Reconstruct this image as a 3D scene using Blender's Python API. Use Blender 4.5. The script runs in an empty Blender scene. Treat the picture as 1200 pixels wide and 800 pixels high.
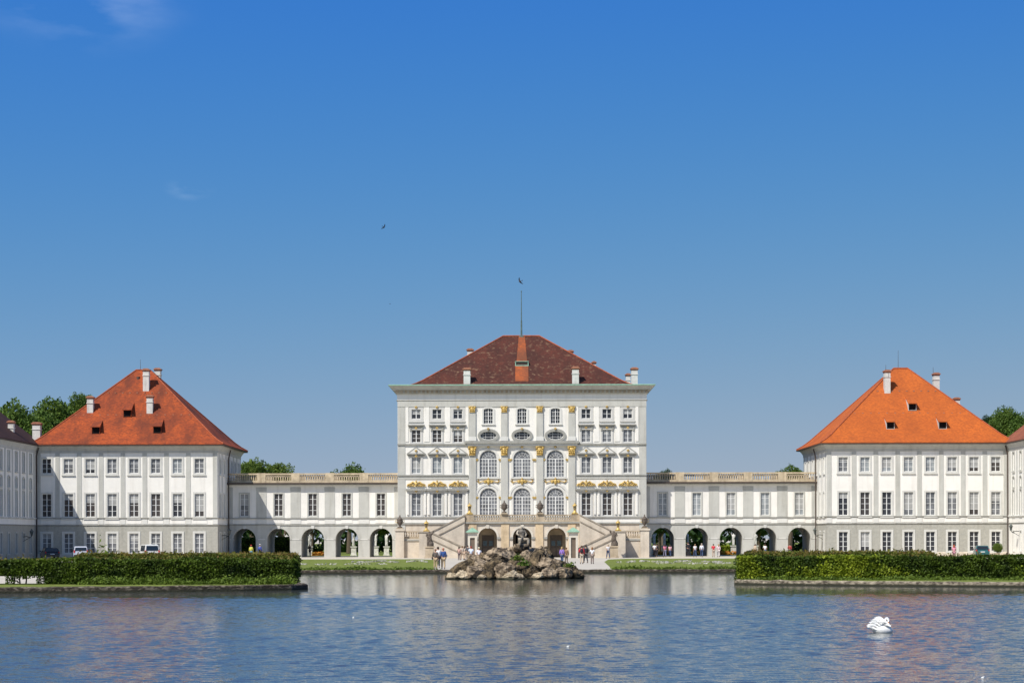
import bpy, bmesh, math, random
import numpy as np
from mathutils import Vector, Matrix, noise
R = math.radians
rnd = random.Random(7)

# ------------------------------------------------------------------ camera, sky, sun, exposure
scene = bpy.context.scene
C = scene.collection
CAM_H = 3.0          # above the water (z = 0)
GZ = 0.4             # height of the ground above the water
F = 2400.0           # focal length in pixels of the 1200 px wide photograph
cam_d = bpy.data.cameras.new('camera'); cam = bpy.data.objects.new('camera', cam_d); C.objects.link(cam)
cam_d.sensor_width = 36; cam_d.lens = 72; cam_d.shift_x = -0.0100; cam_d.shift_y = 0.1910
cam_d.clip_start = 0.5; cam_d.clip_end = 6000
cam.location = (0, 0, CAM_H)
cam.rotation_euler = (Matrix.Rotation(R(90), 3, 'X') @ Matrix.Rotation(R(-0.13), 3, 'Z')).to_euler()
scene.camera = cam

SUN = Vector((-0.86, -1.0, 1.60)).normalized()
world = bpy.data.worlds.new('World'); scene.world = world; world.use_nodes = True
nt = world.node_tree; N = nt.nodes; L = nt.links
for n in list(N): N.remove(n)
out = N.new('ShaderNodeOutputWorld'); bg = N.new('ShaderNodeBackground')
sky = N.new('ShaderNodeTexSky'); sky.sky_type = 'NISHITA'; sky.sun_disc = False
sky.sun_elevation = math.asin(SUN.z); sky.sun_rotation = math.atan2(SUN.x, SUN.y) % (2*math.pi)
sky.altitude = 500; sky.air_density = 1.0; sky.dust_density = 0.35; sky.ozone_density = 3.0
tc = N.new('ShaderNodeTexCoord')
bg.inputs['Strength'].default_value = 0.15
# a clear dry day: the deep blue reaches lower than the default air gives, so the sky is read a little higher up
mp = N.new('ShaderNodeMapping'); mp.inputs['Location'].default_value = (0, 0, 0.10); mp.inputs['Scale'].default_value = (1, 1, 1.3)
L.new(tc.outputs['Generated'], mp.inputs['Vector'])
nv = N.new('ShaderNodeVectorMath'); nv.operation = 'NORMALIZE'; L.new(mp.outputs['Vector'], nv.inputs[0]); L.new(nv.outputs[0], sky.inputs['Vector'])
# two thin wisps of high cloud
def wisp(direction, radius, scale, strength, prev):
    d = Vector(direction).normalized()
    sb = N.new('ShaderNodeVectorMath'); sb.operation = 'SUBTRACT'; sb.inputs[1].default_value = d
    L.new(tc.outputs['Generated'], sb.inputs[0])
    st = N.new('ShaderNodeVectorMath'); st.operation = 'MULTIPLY'; st.inputs[1].default_value = (1, 0.6, 2.2); L.new(sb.outputs[0], st.inputs[0])
    ln = N.new('ShaderNodeVectorMath'); ln.operation = 'LENGTH'; L.new(st.outputs[0], ln.inputs[0])
    mr = N.new('ShaderNodeMapRange'); mr.interpolation_type = 'SMOOTHSTEP'
    mr.inputs[1].default_value = 0; mr.inputs[2].default_value = radius; mr.inputs[3].default_value = 1; mr.inputs[4].default_value = 0
    L.new(ln.outputs['Value'], mr.inputs[0])
    m2 = N.new('ShaderNodeMapping'); m2.inputs['Scale'].default_value = (scale, scale, scale*3.2); m2.inputs['Rotation'].default_value = (0, R(14), 0)
    L.new(tc.outputs['Generated'], m2.inputs['Vector'])
    no = N.new('ShaderNodeTexNoise'); no.inputs['Scale'].default_value = 1; no.inputs['Detail'].default_value = 5; L.new(m2.outputs[0], no.inputs['Vector'])
    r2 = N.new('ShaderNodeMapRange'); r2.inputs[1].default_value = 0.42; r2.inputs[2].default_value = 0.75; L.new(no.outputs['Fac'], r2.inputs[0])
    mu = N.new('ShaderNodeMath'); mu.operation = 'MULTIPLY'; L.new(mr.outputs[0], mu.inputs[0]); L.new(r2.outputs[0], mu.inputs[1])
    mu2 = N.new('ShaderNodeMath'); mu2.operation = 'MULTIPLY'; mu2.inputs[1].default_value = strength; L.new(mu.outputs[0], mu2.inputs[0])
    mx = N.new('ShaderNodeMixRGB'); mx.inputs['Color2'].default_value = (5.6, 6.6, 7.8, 1)
    L.new(mu2.outputs[0], mx.inputs['Fac']); L.new(prev, mx.inputs['Color1'])
    return mx.outputs[0]
hs = N.new('ShaderNodeHueSaturation'); hs.inputs['Saturation'].default_value = 1.0; hs.inputs['Value'].default_value = 1.0
# dry, deep-blue air towards the horizon opposite the sun
sp0 = N.new('ShaderNodeSeparateColor'); cb0 = N.new('ShaderNodeCombineColor'); L.new(sky.outputs[0], sp0.inputs[0])
for ch, (kk, mm, gg) in enumerate(((0.2717, 0.069, 3.0), (0.70, 0.165, 2.0), (6.05, 0.0, -0.18))):
    mm_ = N.new('ShaderNodeMath'); mm_.operation = 'MAXIMUM'; mm_.inputs[1].default_value = 0.3; L.new(sp0.outputs[ch], mm_.inputs[0])
    pw = N.new('ShaderNodeMath'); pw.operation = 'POWER'; pw.inputs[1].default_value = gg; L.new(mm_.outputs[0], pw.inputs[0])
    nu = N.new('ShaderNodeMath'); nu.operation = 'MULTIPLY'; nu.inputs[1].default_value = kk*0.767; L.new(pw.outputs[0], nu.inputs[0])
    de = N.new('ShaderNodeMath'); de.operation = 'MULTIPLY_ADD'; de.inputs[1].default_value = mm; de.inputs[2].default_value = 1.0; L.new(pw.outputs[0], de.inputs[0])
    dv = N.new('ShaderNodeMath'); dv.operation = 'DIVIDE'; L.new(nu.outputs[0], dv.inputs[0]); L.new(de.outputs[0], dv.inputs[1]); L.new(dv.outputs[0], cb0.inputs[ch])
sxz = N.new('ShaderNodeSeparateXYZ'); L.new(tc.outputs['Generated'], sxz.inputs[0])
el = N.new('ShaderNodeMapRange'); el.interpolation_type = 'SMOOTHSTEP'; el.inputs[1].default_value = 0.25; el.inputs[2].default_value = 0.6; L.new(sxz.outputs['Z'], el.inputs[0])
mxs = N.new('ShaderNodeMixRGB'); L.new(el.outputs[0], mxs.inputs['Fac']); L.new(cb0.outputs[0], mxs.inputs['Color1']); L.new(sky.outputs[0], mxs.inputs['Color2'])
L.new(mxs.outputs[0], hs.inputs['Color'])
o1 = wisp((-0.214, 1, 0.262), 0.060, 22, 0.20, hs.outputs[0])
o2 = wisp((-0.162, 1, 0.170), 0.014, 60, 0.16, o1)
L.new(o2, bg.inputs['Color']); L.new(bg.outputs[0], out.inputs['Surface'])

sun_d = bpy.data.lights.new('sun', 'SUN'); sun = bpy.data.objects.new('sun', sun_d); C.objects.link(sun)
sun_d.energy = 4.7; sun_d.angle = R(0.5); sun_d.color = (1.0, 0.95, 0.865)
sun.rotation_euler = SUN.to_track_quat('Z', 'Y').to_euler(); sun.location = (-60, -80, 120)
scene.view_settings.view_transform = 'Standard'; scene.view_settings.look = 'None'
scene.view_settings.gamma = 1; scene.view_settings.use_curve_mapping = False
scene.view_settings.exposure = 0.12

# ------------------------------------------------------------------ small helpers
def PX(x, D): return (x - 612) * D / F                 # photograph column -> metres at depth D
def PZ(y, D): return CAM_H + (629 - y) * D / F         # photograph row -> height at depth D

_m = {}
def mat(name, col, rough=0.8, var=0.12, scale=1.5, bump=0.0, bscale=20, metal=0.0, col2=None, stretch=(1, 1, 1), spec=0.3, lo=0.35, hi=0.65, detail=6, stain=0.0):
    if name in _m: return _m[name]
    m = bpy.data.materials.new(name); m.use_nodes = True; t = m.node_tree; n = t.nodes; l = t.links
    b = n['Principled BSDF']; b.inputs['Roughness'].default_value = rough; b.inputs['Metallic'].default_value = metal
    b.inputs['Specular IOR Level'].default_value = spec
    g = n.new('ShaderNodeNewGeometry'); mpn = n.new('ShaderNodeMapping'); mpn.inputs['Scale'].default_value = stretch
    l.new(g.outputs['Position'], mpn.inputs['Vector'])
    no = n.new('ShaderNodeTexNoise'); no.inputs['Scale'].default_value = scale; no.inputs['Detail'].default_value = detail; no.inputs['Roughness'].default_value = 0.65
    l.new(mpn.outputs[0], no.inputs['Vector'])
    mr = n.new('ShaderNodeMapRange'); mr.inputs[1].default_value = lo; mr.inputs[2].default_value = hi; l.new(no.outputs['Fac'], mr.inputs[0])
    mx = n.new('ShaderNodeMixRGB'); l.new(mr.outputs[0], mx.inputs['Fac'])
    a = [c * (1 - var) for c in col]; z = [min(0.95, c * (1 + var)) for c in col]
    mx.inputs['Color1'].default_value = (*a, 1); mx.inputs['Color2'].default_value = (*(col2 or z), 1)
    last = mx.outputs[0]
    if stain:
        mp2 = n.new('ShaderNodeMapping'); mp2.inputs['Scale'].default_value = (1.1, 1.1, 0.12); l.new(g.outputs['Position'], mp2.inputs['Vector'])
        n2 = n.new('ShaderNodeTexNoise'); n2.inputs['Scale'].default_value = 1.6; n2.inputs['Detail'].default_value = 8; l.new(mp2.outputs[0], n2.inputs['Vector'])
        r2 = n.new('ShaderNodeMapRange'); r2.inputs[1].default_value = 0.5; r2.inputs[2].default_value = 0.72; r2.inputs[3].default_value = 0; r2.inputs[4].default_value = stain
        l.new(n2.outputs['Fac'], r2.inputs[0])
        m2 = n.new('ShaderNodeMixRGB'); m2.blend_type = 'MULTIPLY'; m2.inputs['Color2'].default_value = (0.45, 0.41, 0.36, 1)
        l.new(r2.outputs[0], m2.inputs['Fac']); l.new(last, m2.inputs['Color1']); last = m2.outputs[0]
    l.new(last, b.inputs['Base Color'])
    if bump:
        nb = n.new('ShaderNodeTexNoise'); nb.inputs['Scale'].default_value = bscale; nb.inputs['Detail'].default_value = 4; l.new(g.outputs['Position'], nb.inputs['Vector'])
        bp = n.new('ShaderNodeBump'); bp.inputs['Strength'].default_value = bump; bp.inputs['Distance'].default_value = 0.05
        l.new(nb.outputs['Fac'], bp.inputs['Height']); l.new(bp.outputs[0], b.inputs['Normal'])
    _m[name] = m; return m

def roof_mat(name, base, alt, dark, streak=0.5, spots=None):
    if name in _m: return _m[name]
    m = bpy.data.materials.new(name); m.use_nodes = True; t = m.node_tree; n = t.nodes; l = t.links
    b = n['Principled BSDF']; b.inputs['Roughness'].default_value = 0.85; b.inputs['Specular IOR Level'].default_value = 0.2
    g = n.new('ShaderNodeNewGeometry')
    def noise_(sc, st, lo, hi, det=6):
        mp_ = n.new('ShaderNodeMapping'); mp_.inputs['Scale'].default_value = st; l.new(g.outputs['Position'], mp_.inputs['Vector'])
        x = n.new('ShaderNodeTexNoise'); x.inputs['Scale'].default_value = sc; x.inputs['Detail'].default_value = det; x.inputs['Roughness'].default_value = 0.6; l.new(mp_.outputs[0], x.inputs['Vector'])
        r = n.new('ShaderNodeMapRange'); r.inputs[1].default_value = lo; r.inputs[2].default_value = hi; l.new(x.outputs['Fac'], r.inputs[0]); return r.outputs[0]
    def mix(a, c, f, mode='MIX'):
        x = n.new('ShaderNodeMixRGB'); x.blend_type = mode
        if isinstance(a, tuple): x.inputs['Color1'].default_value = (*a, 1)
        else: l.new(a, x.inputs['Color1'])
        x.inputs['Color2'].default_value = (*c, 1); l.new(f, x.inputs['Fac']); return x.outputs[0]
    col = mix(base, alt, noise_(0.35, (1, 1, 1), 0.35, 0.65))
    fs = n.new('ShaderNodeMath'); fs.operation = 'MULTIPLY'; fs.inputs[1].default_value = streak
    l.new(noise_(0.42, (1, 0.5, 0.16), 0.44, 0.64), fs.inputs[0])
    col = mix(col, dark, fs.outputs[0])
    ft = n.new('ShaderNodeMath'); ft.operation = 'MULTIPLY'; ft.inputs[1].default_value = 0.55
    l.new(noise_(3.2, (1, 1, 2.0), 0.4, 0.62, 3), ft.inputs[0]); col = mix(col, dark, ft.outputs[0])
    vo = n.new('ShaderNodeTexVoronoi'); vo.inputs['Scale'].default_value = 2.4; mv = n.new('ShaderNodeMapping'); mv.inputs['Scale'].default_value = (1, 1, 1.6); l.new(g.outputs['Position'], mv.inputs['Vector']); l.new(mv.outputs[0], vo.inputs['Vector'])
    sv = n.new('ShaderNodeSeparateColor'); l.new(vo.outputs['Color'], sv.inputs[0]); rv = n.new('ShaderNodeMapRange'); rv.inputs[1].default_value = 0.55; rv.inputs[2].default_value = 1.0; rv.inputs[3].default_value = 0; rv.inputs[4].default_value = 0.35; l.new(sv.outputs[0], rv.inputs[0])
    col = mix(col, dark, rv.outputs[0])
    if spots: col = mix(col, spots, noise_(1.9, (1, 1, 1.3), 0.56, 0.72))
    l.new(col, b.inputs['Base Color'])
    sp = n.new('ShaderNodeSeparateXYZ'); l.new(g.outputs['Position'], sp.inputs[0])
    w = n.new('ShaderNodeMath'); w.operation = 'MULTIPLY'; w.inputs[1].default_value = 5.0; l.new(sp.outputs['Z'], w.inputs[0])
    fr = n.new('ShaderNodeMath'); fr.operation = 'FRACT'; l.new(w.outputs[0], fr.inputs[0])
    bp = n.new('ShaderNodeBump'); bp.inputs['Strength'].default_value = 0.5; bp.inputs['Distance'].default_value = 0.04; l.new(fr.outputs[0], bp.inputs['Height'])
    l.new(bp.outputs[0], b.inputs['Normal']); _m[name] = m; return m

def glass_mat(name, col, rough=0.06):
    if name in _m: return _m[name]
    m = mat(name, col, rough, 0.35, 0.9, spec=0.6, lo=0.3, hi=0.7); return m

class MB:
    def __init__(s): s.v = []; s.f = []
    def box(s, x0, x1, y0, y1, z0, z1):
        i = len(s.v)
        s.v += [(x0,y0,z0),(x1,y0,z0),(x1,y1,z0),(x0,y1,z0),(x0,y0,z1),(x1,y0,z1),(x1,y1,z1),(x0,y1,z1)]
        s.f += [(i,i+3,i+2,i+1),(i+4,i+5,i+6,i+7),(i,i+1,i+5,i+4),(i+1,i+2,i+6,i+5),(i+2,i+3,i+7,i+6),(i+3,i,i+4,i+7)]
        return s
    def quad(s, *p):
        i = len(s.v); s.v += [tuple(q) for q in p]; s.f.append(tuple(range(i, i+len(p)))); return s
    def prism(s, pts, y0, y1):           # polygon in x,z extruded in y; pts counter-clockwise seen from -Y
        i = len(s.v); n = len(pts)
        s.v += [(x, y0, z) for x, z in pts] + [(x, y1, z) for x, z in pts]
        s.f.append(tuple(range(i, i+n))); s.f.append(tuple(range(i+2*n-1, i+n-1, -1)))
        for k in range(n):
            q = (k+1) % n; s.f.append((i+k, i+n+k, i+n+q, i+q))
        return s
    def ring(s, outer, inner, y0, y1, closed=True):   # frame between two outlines with equal vertex counts
        n = len(outer); i = len(s.v)
        for (x, z) in outer: s.v.append((x, y0, z))
        for (x, z) in inner: s.v.append((x, y0, z))
        for (x, z) in outer: s.v.append((x, y1, z))
        for (x, z) in inner: s.v.append((x, y1, z))
        m = n if closed else n-1
        for k in range(m):
            q = (k+1) % n
            s.f += [(i+k, i+q, i+n+q, i+n+k), (i+2*n+k, i+3*n+k, i+3*n+q, i+2*n+q), (i+k, i+2*n+k, i+2*n+q, i+q), (i+n+k, i+n+q, i+3*n+q, i+3*n+k)]
        if not closed:
            for k in (0, n-1): s.f.append((i+k, i+n+k, i+3*n+k, i+2*n+k))
        return s
    def lathe(s, prof, cx=0, cy=0, seg=12, squash=(1, 1)):
        i = len(s.v); n = len(prof)
        for (r, z) in prof:
            for k in range(seg):
                a = 2*math.pi*k/seg; s.v.append((cx+r*math.cos(a)*squash[0], cy+r*math.sin(a)*squash[1], z))
        for j in range(n-1):
            for k in range(seg):
                q = (k+1) % seg; s.f.append((i+j*seg+k, i+j*seg+q, i+(j+1)*seg+q, i+(j+1)*seg+k))
        s.f.append(tuple(i+k for k in reversed(range(seg)))); s.f.append(tuple(i+(n-1)*seg+k for k in range(seg)))
        return s
    def tube(s, pts, rads, seg=8):
        i = len(s.v); n = len(pts); P = [Vector(p) for p in pts]
        if not hasattr(rads, '__len__'): rads = [rads]*n
        for j in range(n):
            d = (P[min(n-1, j+1)] - P[max(0, j-1)]).normalized()
            a = d.cross(Vector((0, 0, 1)) if abs(d.z) < 0.9 else Vector((1, 0, 0))).normalized(); b2 = d.cross(a)
            for k in range(seg):
                t = 2*math.pi*k/seg; q = P[j] + (a*math.cos(t) + b2*math.sin(t))*rads[j]; s.v.append(tuple(q))
        for j in range(n-1):
            for k in range(seg):
                q = (k+1) % seg; s.f.append((i+j*seg+k, i+j*seg+q, i+(j+1)*seg+q, i+(j+1)*seg+k))
        s.f.append(tuple(i+k for k in range(seg))); s.f.append(tuple(i+(n-1)*seg+k for k in reversed(range(seg))))
        return s
    def blob(s, c, r, seg=8, ring=5):
        if not hasattr(r, '__len__'): r = (r, r, r)
        i = len(s.v)
        s.v.append((c[0], c[1], c[2]-r[2]))
        for j in range(1, ring):
            t = math.pi*j/ring
            for k in range(seg):
                a = 2*math.pi*k/seg; s.v.append((c[0]+r[0]*math.sin(t)*math.cos(a), c[1]+r[1]*math.sin(t)*math.sin(a), c[2]-r[2]*math.cos(t)))
        s.v.append((c[0], c[1], c[2]+r[2])); top = len(s.v)-1
        for k in range(seg):
            q = (k+1) % seg
            s.f.append((i, i+1+q, i+1+k)); s.f.append((top, top-seg+k, top-seg+q))
            for j in range(ring-2): s.f.append((i+1+j*seg+k, i+1+j*seg+q, i+1+(j+1)*seg+q, i+1+(j+1)*seg+k))
        return s
    def sweep(s, prof, x0, x1, y0, y1):  # (overhang, z) profile carried round a rectangle
        i = len(s.v); n = len(prof)
        for (d, z) in prof: s.v += [(x0-d,y0-d,z),(x1+d,y0-d,z),(x1+d,y1+d,z),(x0-d,y1+d,z)]
        for j in range(n-1):
            for k in range(4):
                q = (k+1) % 4; s.f.append((i+4*j+k, i+4*j+q, i+4*j+4+q, i+4*j+4+k))
        return s
    def mesh(s, name, m, smooth=False):
        me = bpy.data.meshes.new(name); me.from_pydata(s.v, [], s.f); me.update()
        if m: me.materials.append(m)
        if smooth: me.polygons.foreach_set('use_smooth', [True]*len(me.polygons))
        return me

def put(name, me, parent=None, loc=(0, 0, 0), rz=0.0, scale=None):
    o = bpy.data.objects.new(name, me); C.objects.link(o); o.location = loc; o.rotation_euler = (0, 0, rz)
    if scale: o.scale = scale
    if parent: o.parent = parent
    return o
def tag(o, label=None, cat=None, group=None, kind=None):
    if label: o['label'] = label
    if cat: o['category'] = cat
    if group: o['group'] = group
    if kind: o['kind'] = kind
    return o
def thing(name, label, cat, loc=(0, 0, 0), group=None, rz=0.0):
    return tag(put(name, None, None, loc, rz), label, cat, group)
def struct(name, me, label=None): o = put(name, me); o['kind'] = 'structure'; return o
def copy_tree(o, parent=None):
    c = o.copy(); C.objects.link(c)
    if parent: c.parent = parent
    for ch in list(o.children): copy_tree(ch, c)
    return c

def skin(verts, edges, rad, sub=1):
    me = bpy.data.meshes.new('skin_tmp'); me.from_pydata(verts, edges, []); o = bpy.data.objects.new('skin_tmp', me); C.objects.link(o)
    mo = o.modifiers.new('s', 'SKIN'); mo.use_smooth_shade = True
    if not me.skin_vertices: me.attributes  # layer is made by the modifier
    bm = bmesh.new(); bm.from_mesh(me); lay = bm.verts.layers.skin.verify()
    bm.verts.ensure_lookup_table()
    for i, v in enumerate(bm.verts):
        r = rad[i]; v[lay].radius = r if hasattr(r, '__len__') else (r, r); v[lay].use_root = (i == 0)
    bm.to_mesh(me); bm.free()
    ss = o.modifiers.new('u', 'SUBSURF'); ss.levels = sub; ss.render_levels = sub
    dg = bpy.context.evaluated_depsgraph_get(); dg.update()
    r = bpy.data.meshes.new_from_object(o.evaluated_get(dg))
    bpy.data.objects.remove(o); bpy.data.meshes.remove(me)
    r.polygons.foreach_set('use_smooth', [True]*len(r.polygons))
    return r
def add_mb_to_mesh(me, mb):
    bm = bmesh.new(); bm.from_mesh(me); vs = [bm.verts.new(v) for v in mb.v]
    for f in mb.f:
        try: bm.faces.new([vs[i] for i in f]).smooth = True
        except ValueError: pass
    bm.to_mesh(me); bm.free(); return me

# ------------------------------------------------------------------ materials
WHITE = mat('white_stucco', (0.81, 0.785, 0.73), 0.9, 0.04, 0.6, 0.15, 9, stain=0.20)
BAY = mat('grey_bay_stucco', (0.57, 0.56, 0.53), 0.9, 0.05, 1.0, stain=0.15)
GREY = mat('grey_stucco', (0.50, 0.495, 0.455), 0.92, 0.06, 0.8, 0.25, 9, stain=0.28)
SURR = mat('window_surround', (0.60, 0.59, 0.55), 0.88, 0.04, 1.2, stain=0.12)
COPE = mat('stair_coping', (0.36, 0.31, 0.25), 0.9, 0.2, 2.0, stain=0.35)
OCHRE = mat('ochre_stone', (0.60, 0.47, 0.31), 0.9, 0.15, 1.0, 0.3, 6, stain=0.3)
BALU = mat('tan_balustrade_stone', (0.55, 0.45, 0.31), 0.9, 0.2, 1.2, 0.4, 6, stain=0.5)
PALEB = mat('pale_buff_moulding', (0.64, 0.585, 0.50), 0.88, 0.1, 1.5, stain=0.2)
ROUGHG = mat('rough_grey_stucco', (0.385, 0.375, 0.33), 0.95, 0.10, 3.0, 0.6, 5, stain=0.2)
TRIM = mat('pale_trim', (0.66, 0.65, 0.61), 0.85, 0.04, 0.9, stain=0.12)
DTRIM = mat('weathered_shadow_trim', (0.33, 0.325, 0.295), 0.9, 0.12, 1.5, stain=0.3)  # colour darkened to paint the string courses' shadow lines; streaks are staining
BUFF = mat('buff_stone', (0.60, 0.525, 0.43), 0.9, 0.14, 0.7, 0.3, 6, stain=0.28)
BUFFD = mat('buff_stone_weathered', (0.43, 0.35, 0.25), 0.9, 0.25, 1.2, 0.4, 6, stain=0.5)
STONE = mat('statue_stone', (0.13, 0.105, 0.085), 0.9, 0.45, 5.0, 0.5, 20)
PALEST = mat('pale_statue_stone', (0.60, 0.585, 0.55), 0.85, 0.2, 4.0)
GOLD = mat('gilding', (0.40, 0.26, 0.08), 0.5, 0.25, 7.0, 0.5, 30, metal=0.25, spec=0.5, col2=(0.74, 0.52, 0.16), lo=0.38, hi=0.6)
PAINT = mat('white_window_paint', (0.74, 0.74, 0.72), 0.6, 0.04, 2)
LEAD = mat('dark_gutter', (0.075, 0.055, 0.045), 0.6, 0.2, 3)
COPPER = mat('green_copper', (0.30, 0.50, 0.38), 0.7, 0.18, 2.0)
GLASS = glass_mat('dark_glass', (0.028, 0.030, 0.036))
GLASSB = glass_mat('brown_glass', (0.052, 0.045, 0.042))
CURT = mat('glass_over_pale_blind', (0.27, 0.29, 0.30), 0.12, 0.3, 1.0, spec=0.6)
CURT2 = mat('glass_over_net_curtain', (0.15, 0.155, 0.165), 0.12, 0.5, 1.2, spec=0.6)
WOODD = mat('dark_door', (0.13, 0.105, 0.085), 0.6, 0.2, 3)
BLACKO = mat('dark_opening', (0.012, 0.011, 0.012), 0.9, 0.2, 4, spec=0.05)
CHIM = mat('chimney_render', (0.62, 0.60, 0.56), 0.9, 0.1, 2.0, stain=0.35)
BRICK = mat('chimney_brick', (0.36, 0.16, 0.10), 0.9, 0.25, 6.0)
ROOF_L = roof_mat('weathered_orange_tiles', (0.44, 0.088, 0.022), (0.29, 0.060, 0.022), (0.12, 0.034, 0.020), 0.80)
ROOF_R = roof_mat('bright_orange_tiles', (0.56, 0.135, 0.024), (0.46, 0.108, 0.022), (0.28, 0.07, 0.02), 0.30)
ROOF_C = roof_mat('old_brown_tiles', (0.120, 0.034, 0.022), (0.088, 0.030, 0.022), (0.045, 0.020, 0.016), 0.6, (0.20, 0.125, 0.075))
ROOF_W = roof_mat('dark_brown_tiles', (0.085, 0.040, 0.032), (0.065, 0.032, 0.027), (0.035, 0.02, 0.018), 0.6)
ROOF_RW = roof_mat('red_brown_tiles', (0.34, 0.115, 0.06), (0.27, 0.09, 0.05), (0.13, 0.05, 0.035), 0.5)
RIDGE = mat('ridge_tiles', (0.34, 0.085, 0.035), 0.8, 0.3, 3)
GRAVEL = mat('gravel', (0.50, 0.455, 0.385), 0.95, 0.10, 0.5, 0.4, 25)
GRASS = mat('lawn_grass', (0.155, 0.190, 0.032), 0.95, 0.28, 1.6, 0.8, 30, stretch=(1, 0.5, 1))
BANK = mat('bank_stone', (0.085, 0.066, 0.048), 0.9, 0.5, 3.2, 0.9, 10, col2=(0.30, 0.255, 0.19), lo=0.46, hi=0.74, stretch=(1, 1, 2))
def wet_foot(m):
    t = m.node_tree; n = t.nodes; l = t.links; b = n['Principled BSDF']; src = b.inputs['Base Color'].links[0].from_socket
    g = n.new('ShaderNodeNewGeometry'); sp = n.new('ShaderNodeSeparateXYZ'); l.new(g.outputs['Position'], sp.inputs[0])
    no = n.new('ShaderNodeTexNoise'); no.inputs['Scale'].default_value = 2.5; l.new(g.outputs['Position'], no.inputs['Vector'])
    ma = n.new('ShaderNodeMath'); ma.operation = 'MULTIPLY_ADD'; ma.inputs[1].default_value = 0.10; l.new(no.outputs['Fac'], ma.inputs[0]); l.new(sp.outputs['Z'], ma.inputs[2])
    mr = n.new('ShaderNodeMapRange'); mr.inputs[1].default_value = 0.27; mr.inputs[2].default_value = 0.35; mr.inputs[3].default_value = 1; mr.inputs[4].default_value = 0; l.new(ma.outputs[0], mr.inputs[0])
    mx = n.new('ShaderNodeMixRGB'); mx.inputs['Color2'].default_value = (0.035, 0.035, 0.022, 1); l.new(mr.outputs[0], mx.inputs['Fac']); l.new(src, mx.inputs['Color1']); l.new(mx.outputs[0], b.inputs['Base Color']); return m
wet_foot(BANK)
BANKP = wet_foot(mat('pale_bank_stone', (0.15, 0.12, 0.09), 0.9, 0.5, 3.0, 0.9, 10, col2=(0.50, 0.43, 0.32), lo=0.40, hi=0.66, stretch=(1, 1, 2)))
ROCK = mat('tufa_rock', (0.095, 0.070, 0.048), 0.95, 0.35, 2.6, 1.0, 9, col2=(0.43, 0.335, 0.23), lo=0.40, hi=0.64)
ROCKP = mat('pale_tan_rock', (0.14, 0.105, 0.07), 0.95, 0.3, 2.6, 1.0, 10, col2=(0.56, 0.46, 0.32), lo=0.36, hi=0.6)
ROCKD = mat('dark_mossy_rock', (0.040, 0.032, 0.022), 0.95, 0.3, 2.8, 1.0, 9, col2=(0.26, 0.19, 0.11), lo=0.42, hi=0.68)
for _r in (ROCK, ROCKP, ROCKD): wet_foot(_r)
BARK = mat('bark', (0.11, 0.085, 0.06), 0.95, 0.25, 8)
def leafmat(name, c1, c2, sc=0.8, lo=0.38, hi=0.62):
    if name in _m: return _m[name]
    m = mat(name, c1, 0.65, 0.0, sc, col2=c2, spec=0.25, lo=lo, hi=hi)
    t = m.node_tree; n = t.nodes; l = t.links; b = n['Principled BSDF']
    tr = n.new('ShaderNodeBsdfTranslucent'); ms = n.new('ShaderNodeMixShader'); ms.inputs[0].default_value = 0.25
    src = b.inputs['Base Color'].links[0].from_socket; l.new(src, tr.inputs['Color'])
    l.new(b.outputs[0], ms.inputs[1]); l.new(tr.outputs[0], ms.inputs[2]); l.new(ms.outputs[0], n['Material Output'].inputs['Surface'])
    return m
LEAF1 = leafmat('tree_leaves', (0.048, 0.100, 0.016), (0.13, 0.20, 0.028))
LEAF2 = leafmat('bright_tree_leaves', (0.065, 0.120, 0.018), (0.16, 0.22, 0.035))
LEAF3 = leafmat('deep_tree_leaves', (0.018, 0.048, 0.012), (0.045, 0.092, 0.020))
HEDGE = leafmat('hedge_leaves', (0.022, 0.046, 0.005), (0.100, 0.155, 0.013), 1.2)
HEDGEO = leafmat('olive_hedge_leaves', (0.050, 0.075, 0.010), (0.14, 0.155, 0.022), 1.4)
HEDGEB = leafmat('bright_hedge_leaves', (0.11, 0.16, 0.010), (0.30, 0.36, 0.024), 0.9, 0.38, 0.6)
TIPS = leafmat('reddish_shoots', (0.12, 0.15, 0.018), (0.19, 0.12, 0.035), 1.6)
TUFT = leafmat('bank_weeds', (0.075, 0.12, 0.015), (0.16, 0.23, 0.03), 1.5)
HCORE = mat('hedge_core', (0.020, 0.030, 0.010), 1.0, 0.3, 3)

# ------------------------------------------------------------------ ground, basin, water
from mathutils.geometry import tessellate_polygon
# shoreline of the basin, anticlockwise from the near right corner
WZ = 0.14            # water level
shore_r = [(62, 104.5), (45, 109), (28.5, 114.2), (20, 117.8), (14.4, 121.0), (12.7, 122.8), (12.9, 124.8), (16, 135), (21, 148), (25, 157), (27, 162.5)]
shore_l = [(-27, 162.5), (-25, 156), (-20.5, 145), (-16, 130), (-12.6, 116), (-11.9, 113.6), (-12.6, 111.8), (-15, 110.2), (-18, 109.0), (-27.3, 106.6), (-40, 104.2), (-62, 100)]
hole = [(-62, 20), (62, 20)] + shore_r + shore_l
BIG = 1500
outer = [(-BIG, -300), (BIG, -300), (BIG, 2500), (-BIG, 2500)]
tris = tessellate_polygon([[Vector((x, y, 0)) for x, y in outer], [Vector((x, y, 0)) for x, y in hole]])
allp = outer + hole
me = bpy.data.meshes.new('ground'); me.from_pydata([(x, y, GZ) for x, y in allp], [], [tuple(t) for t in tris]); me.update()
bm = bmesh.new(); bm.from_mesh(me); bmesh.ops.recalc_face_normals(bm, faces=bm.faces)
for f in bm.faces:
    if f.normal.z < 0: f.normal_flip()
bm.to_mesh(me); bm.free(); me.materials.append(GRAVEL)
struct('ground', me)

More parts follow.
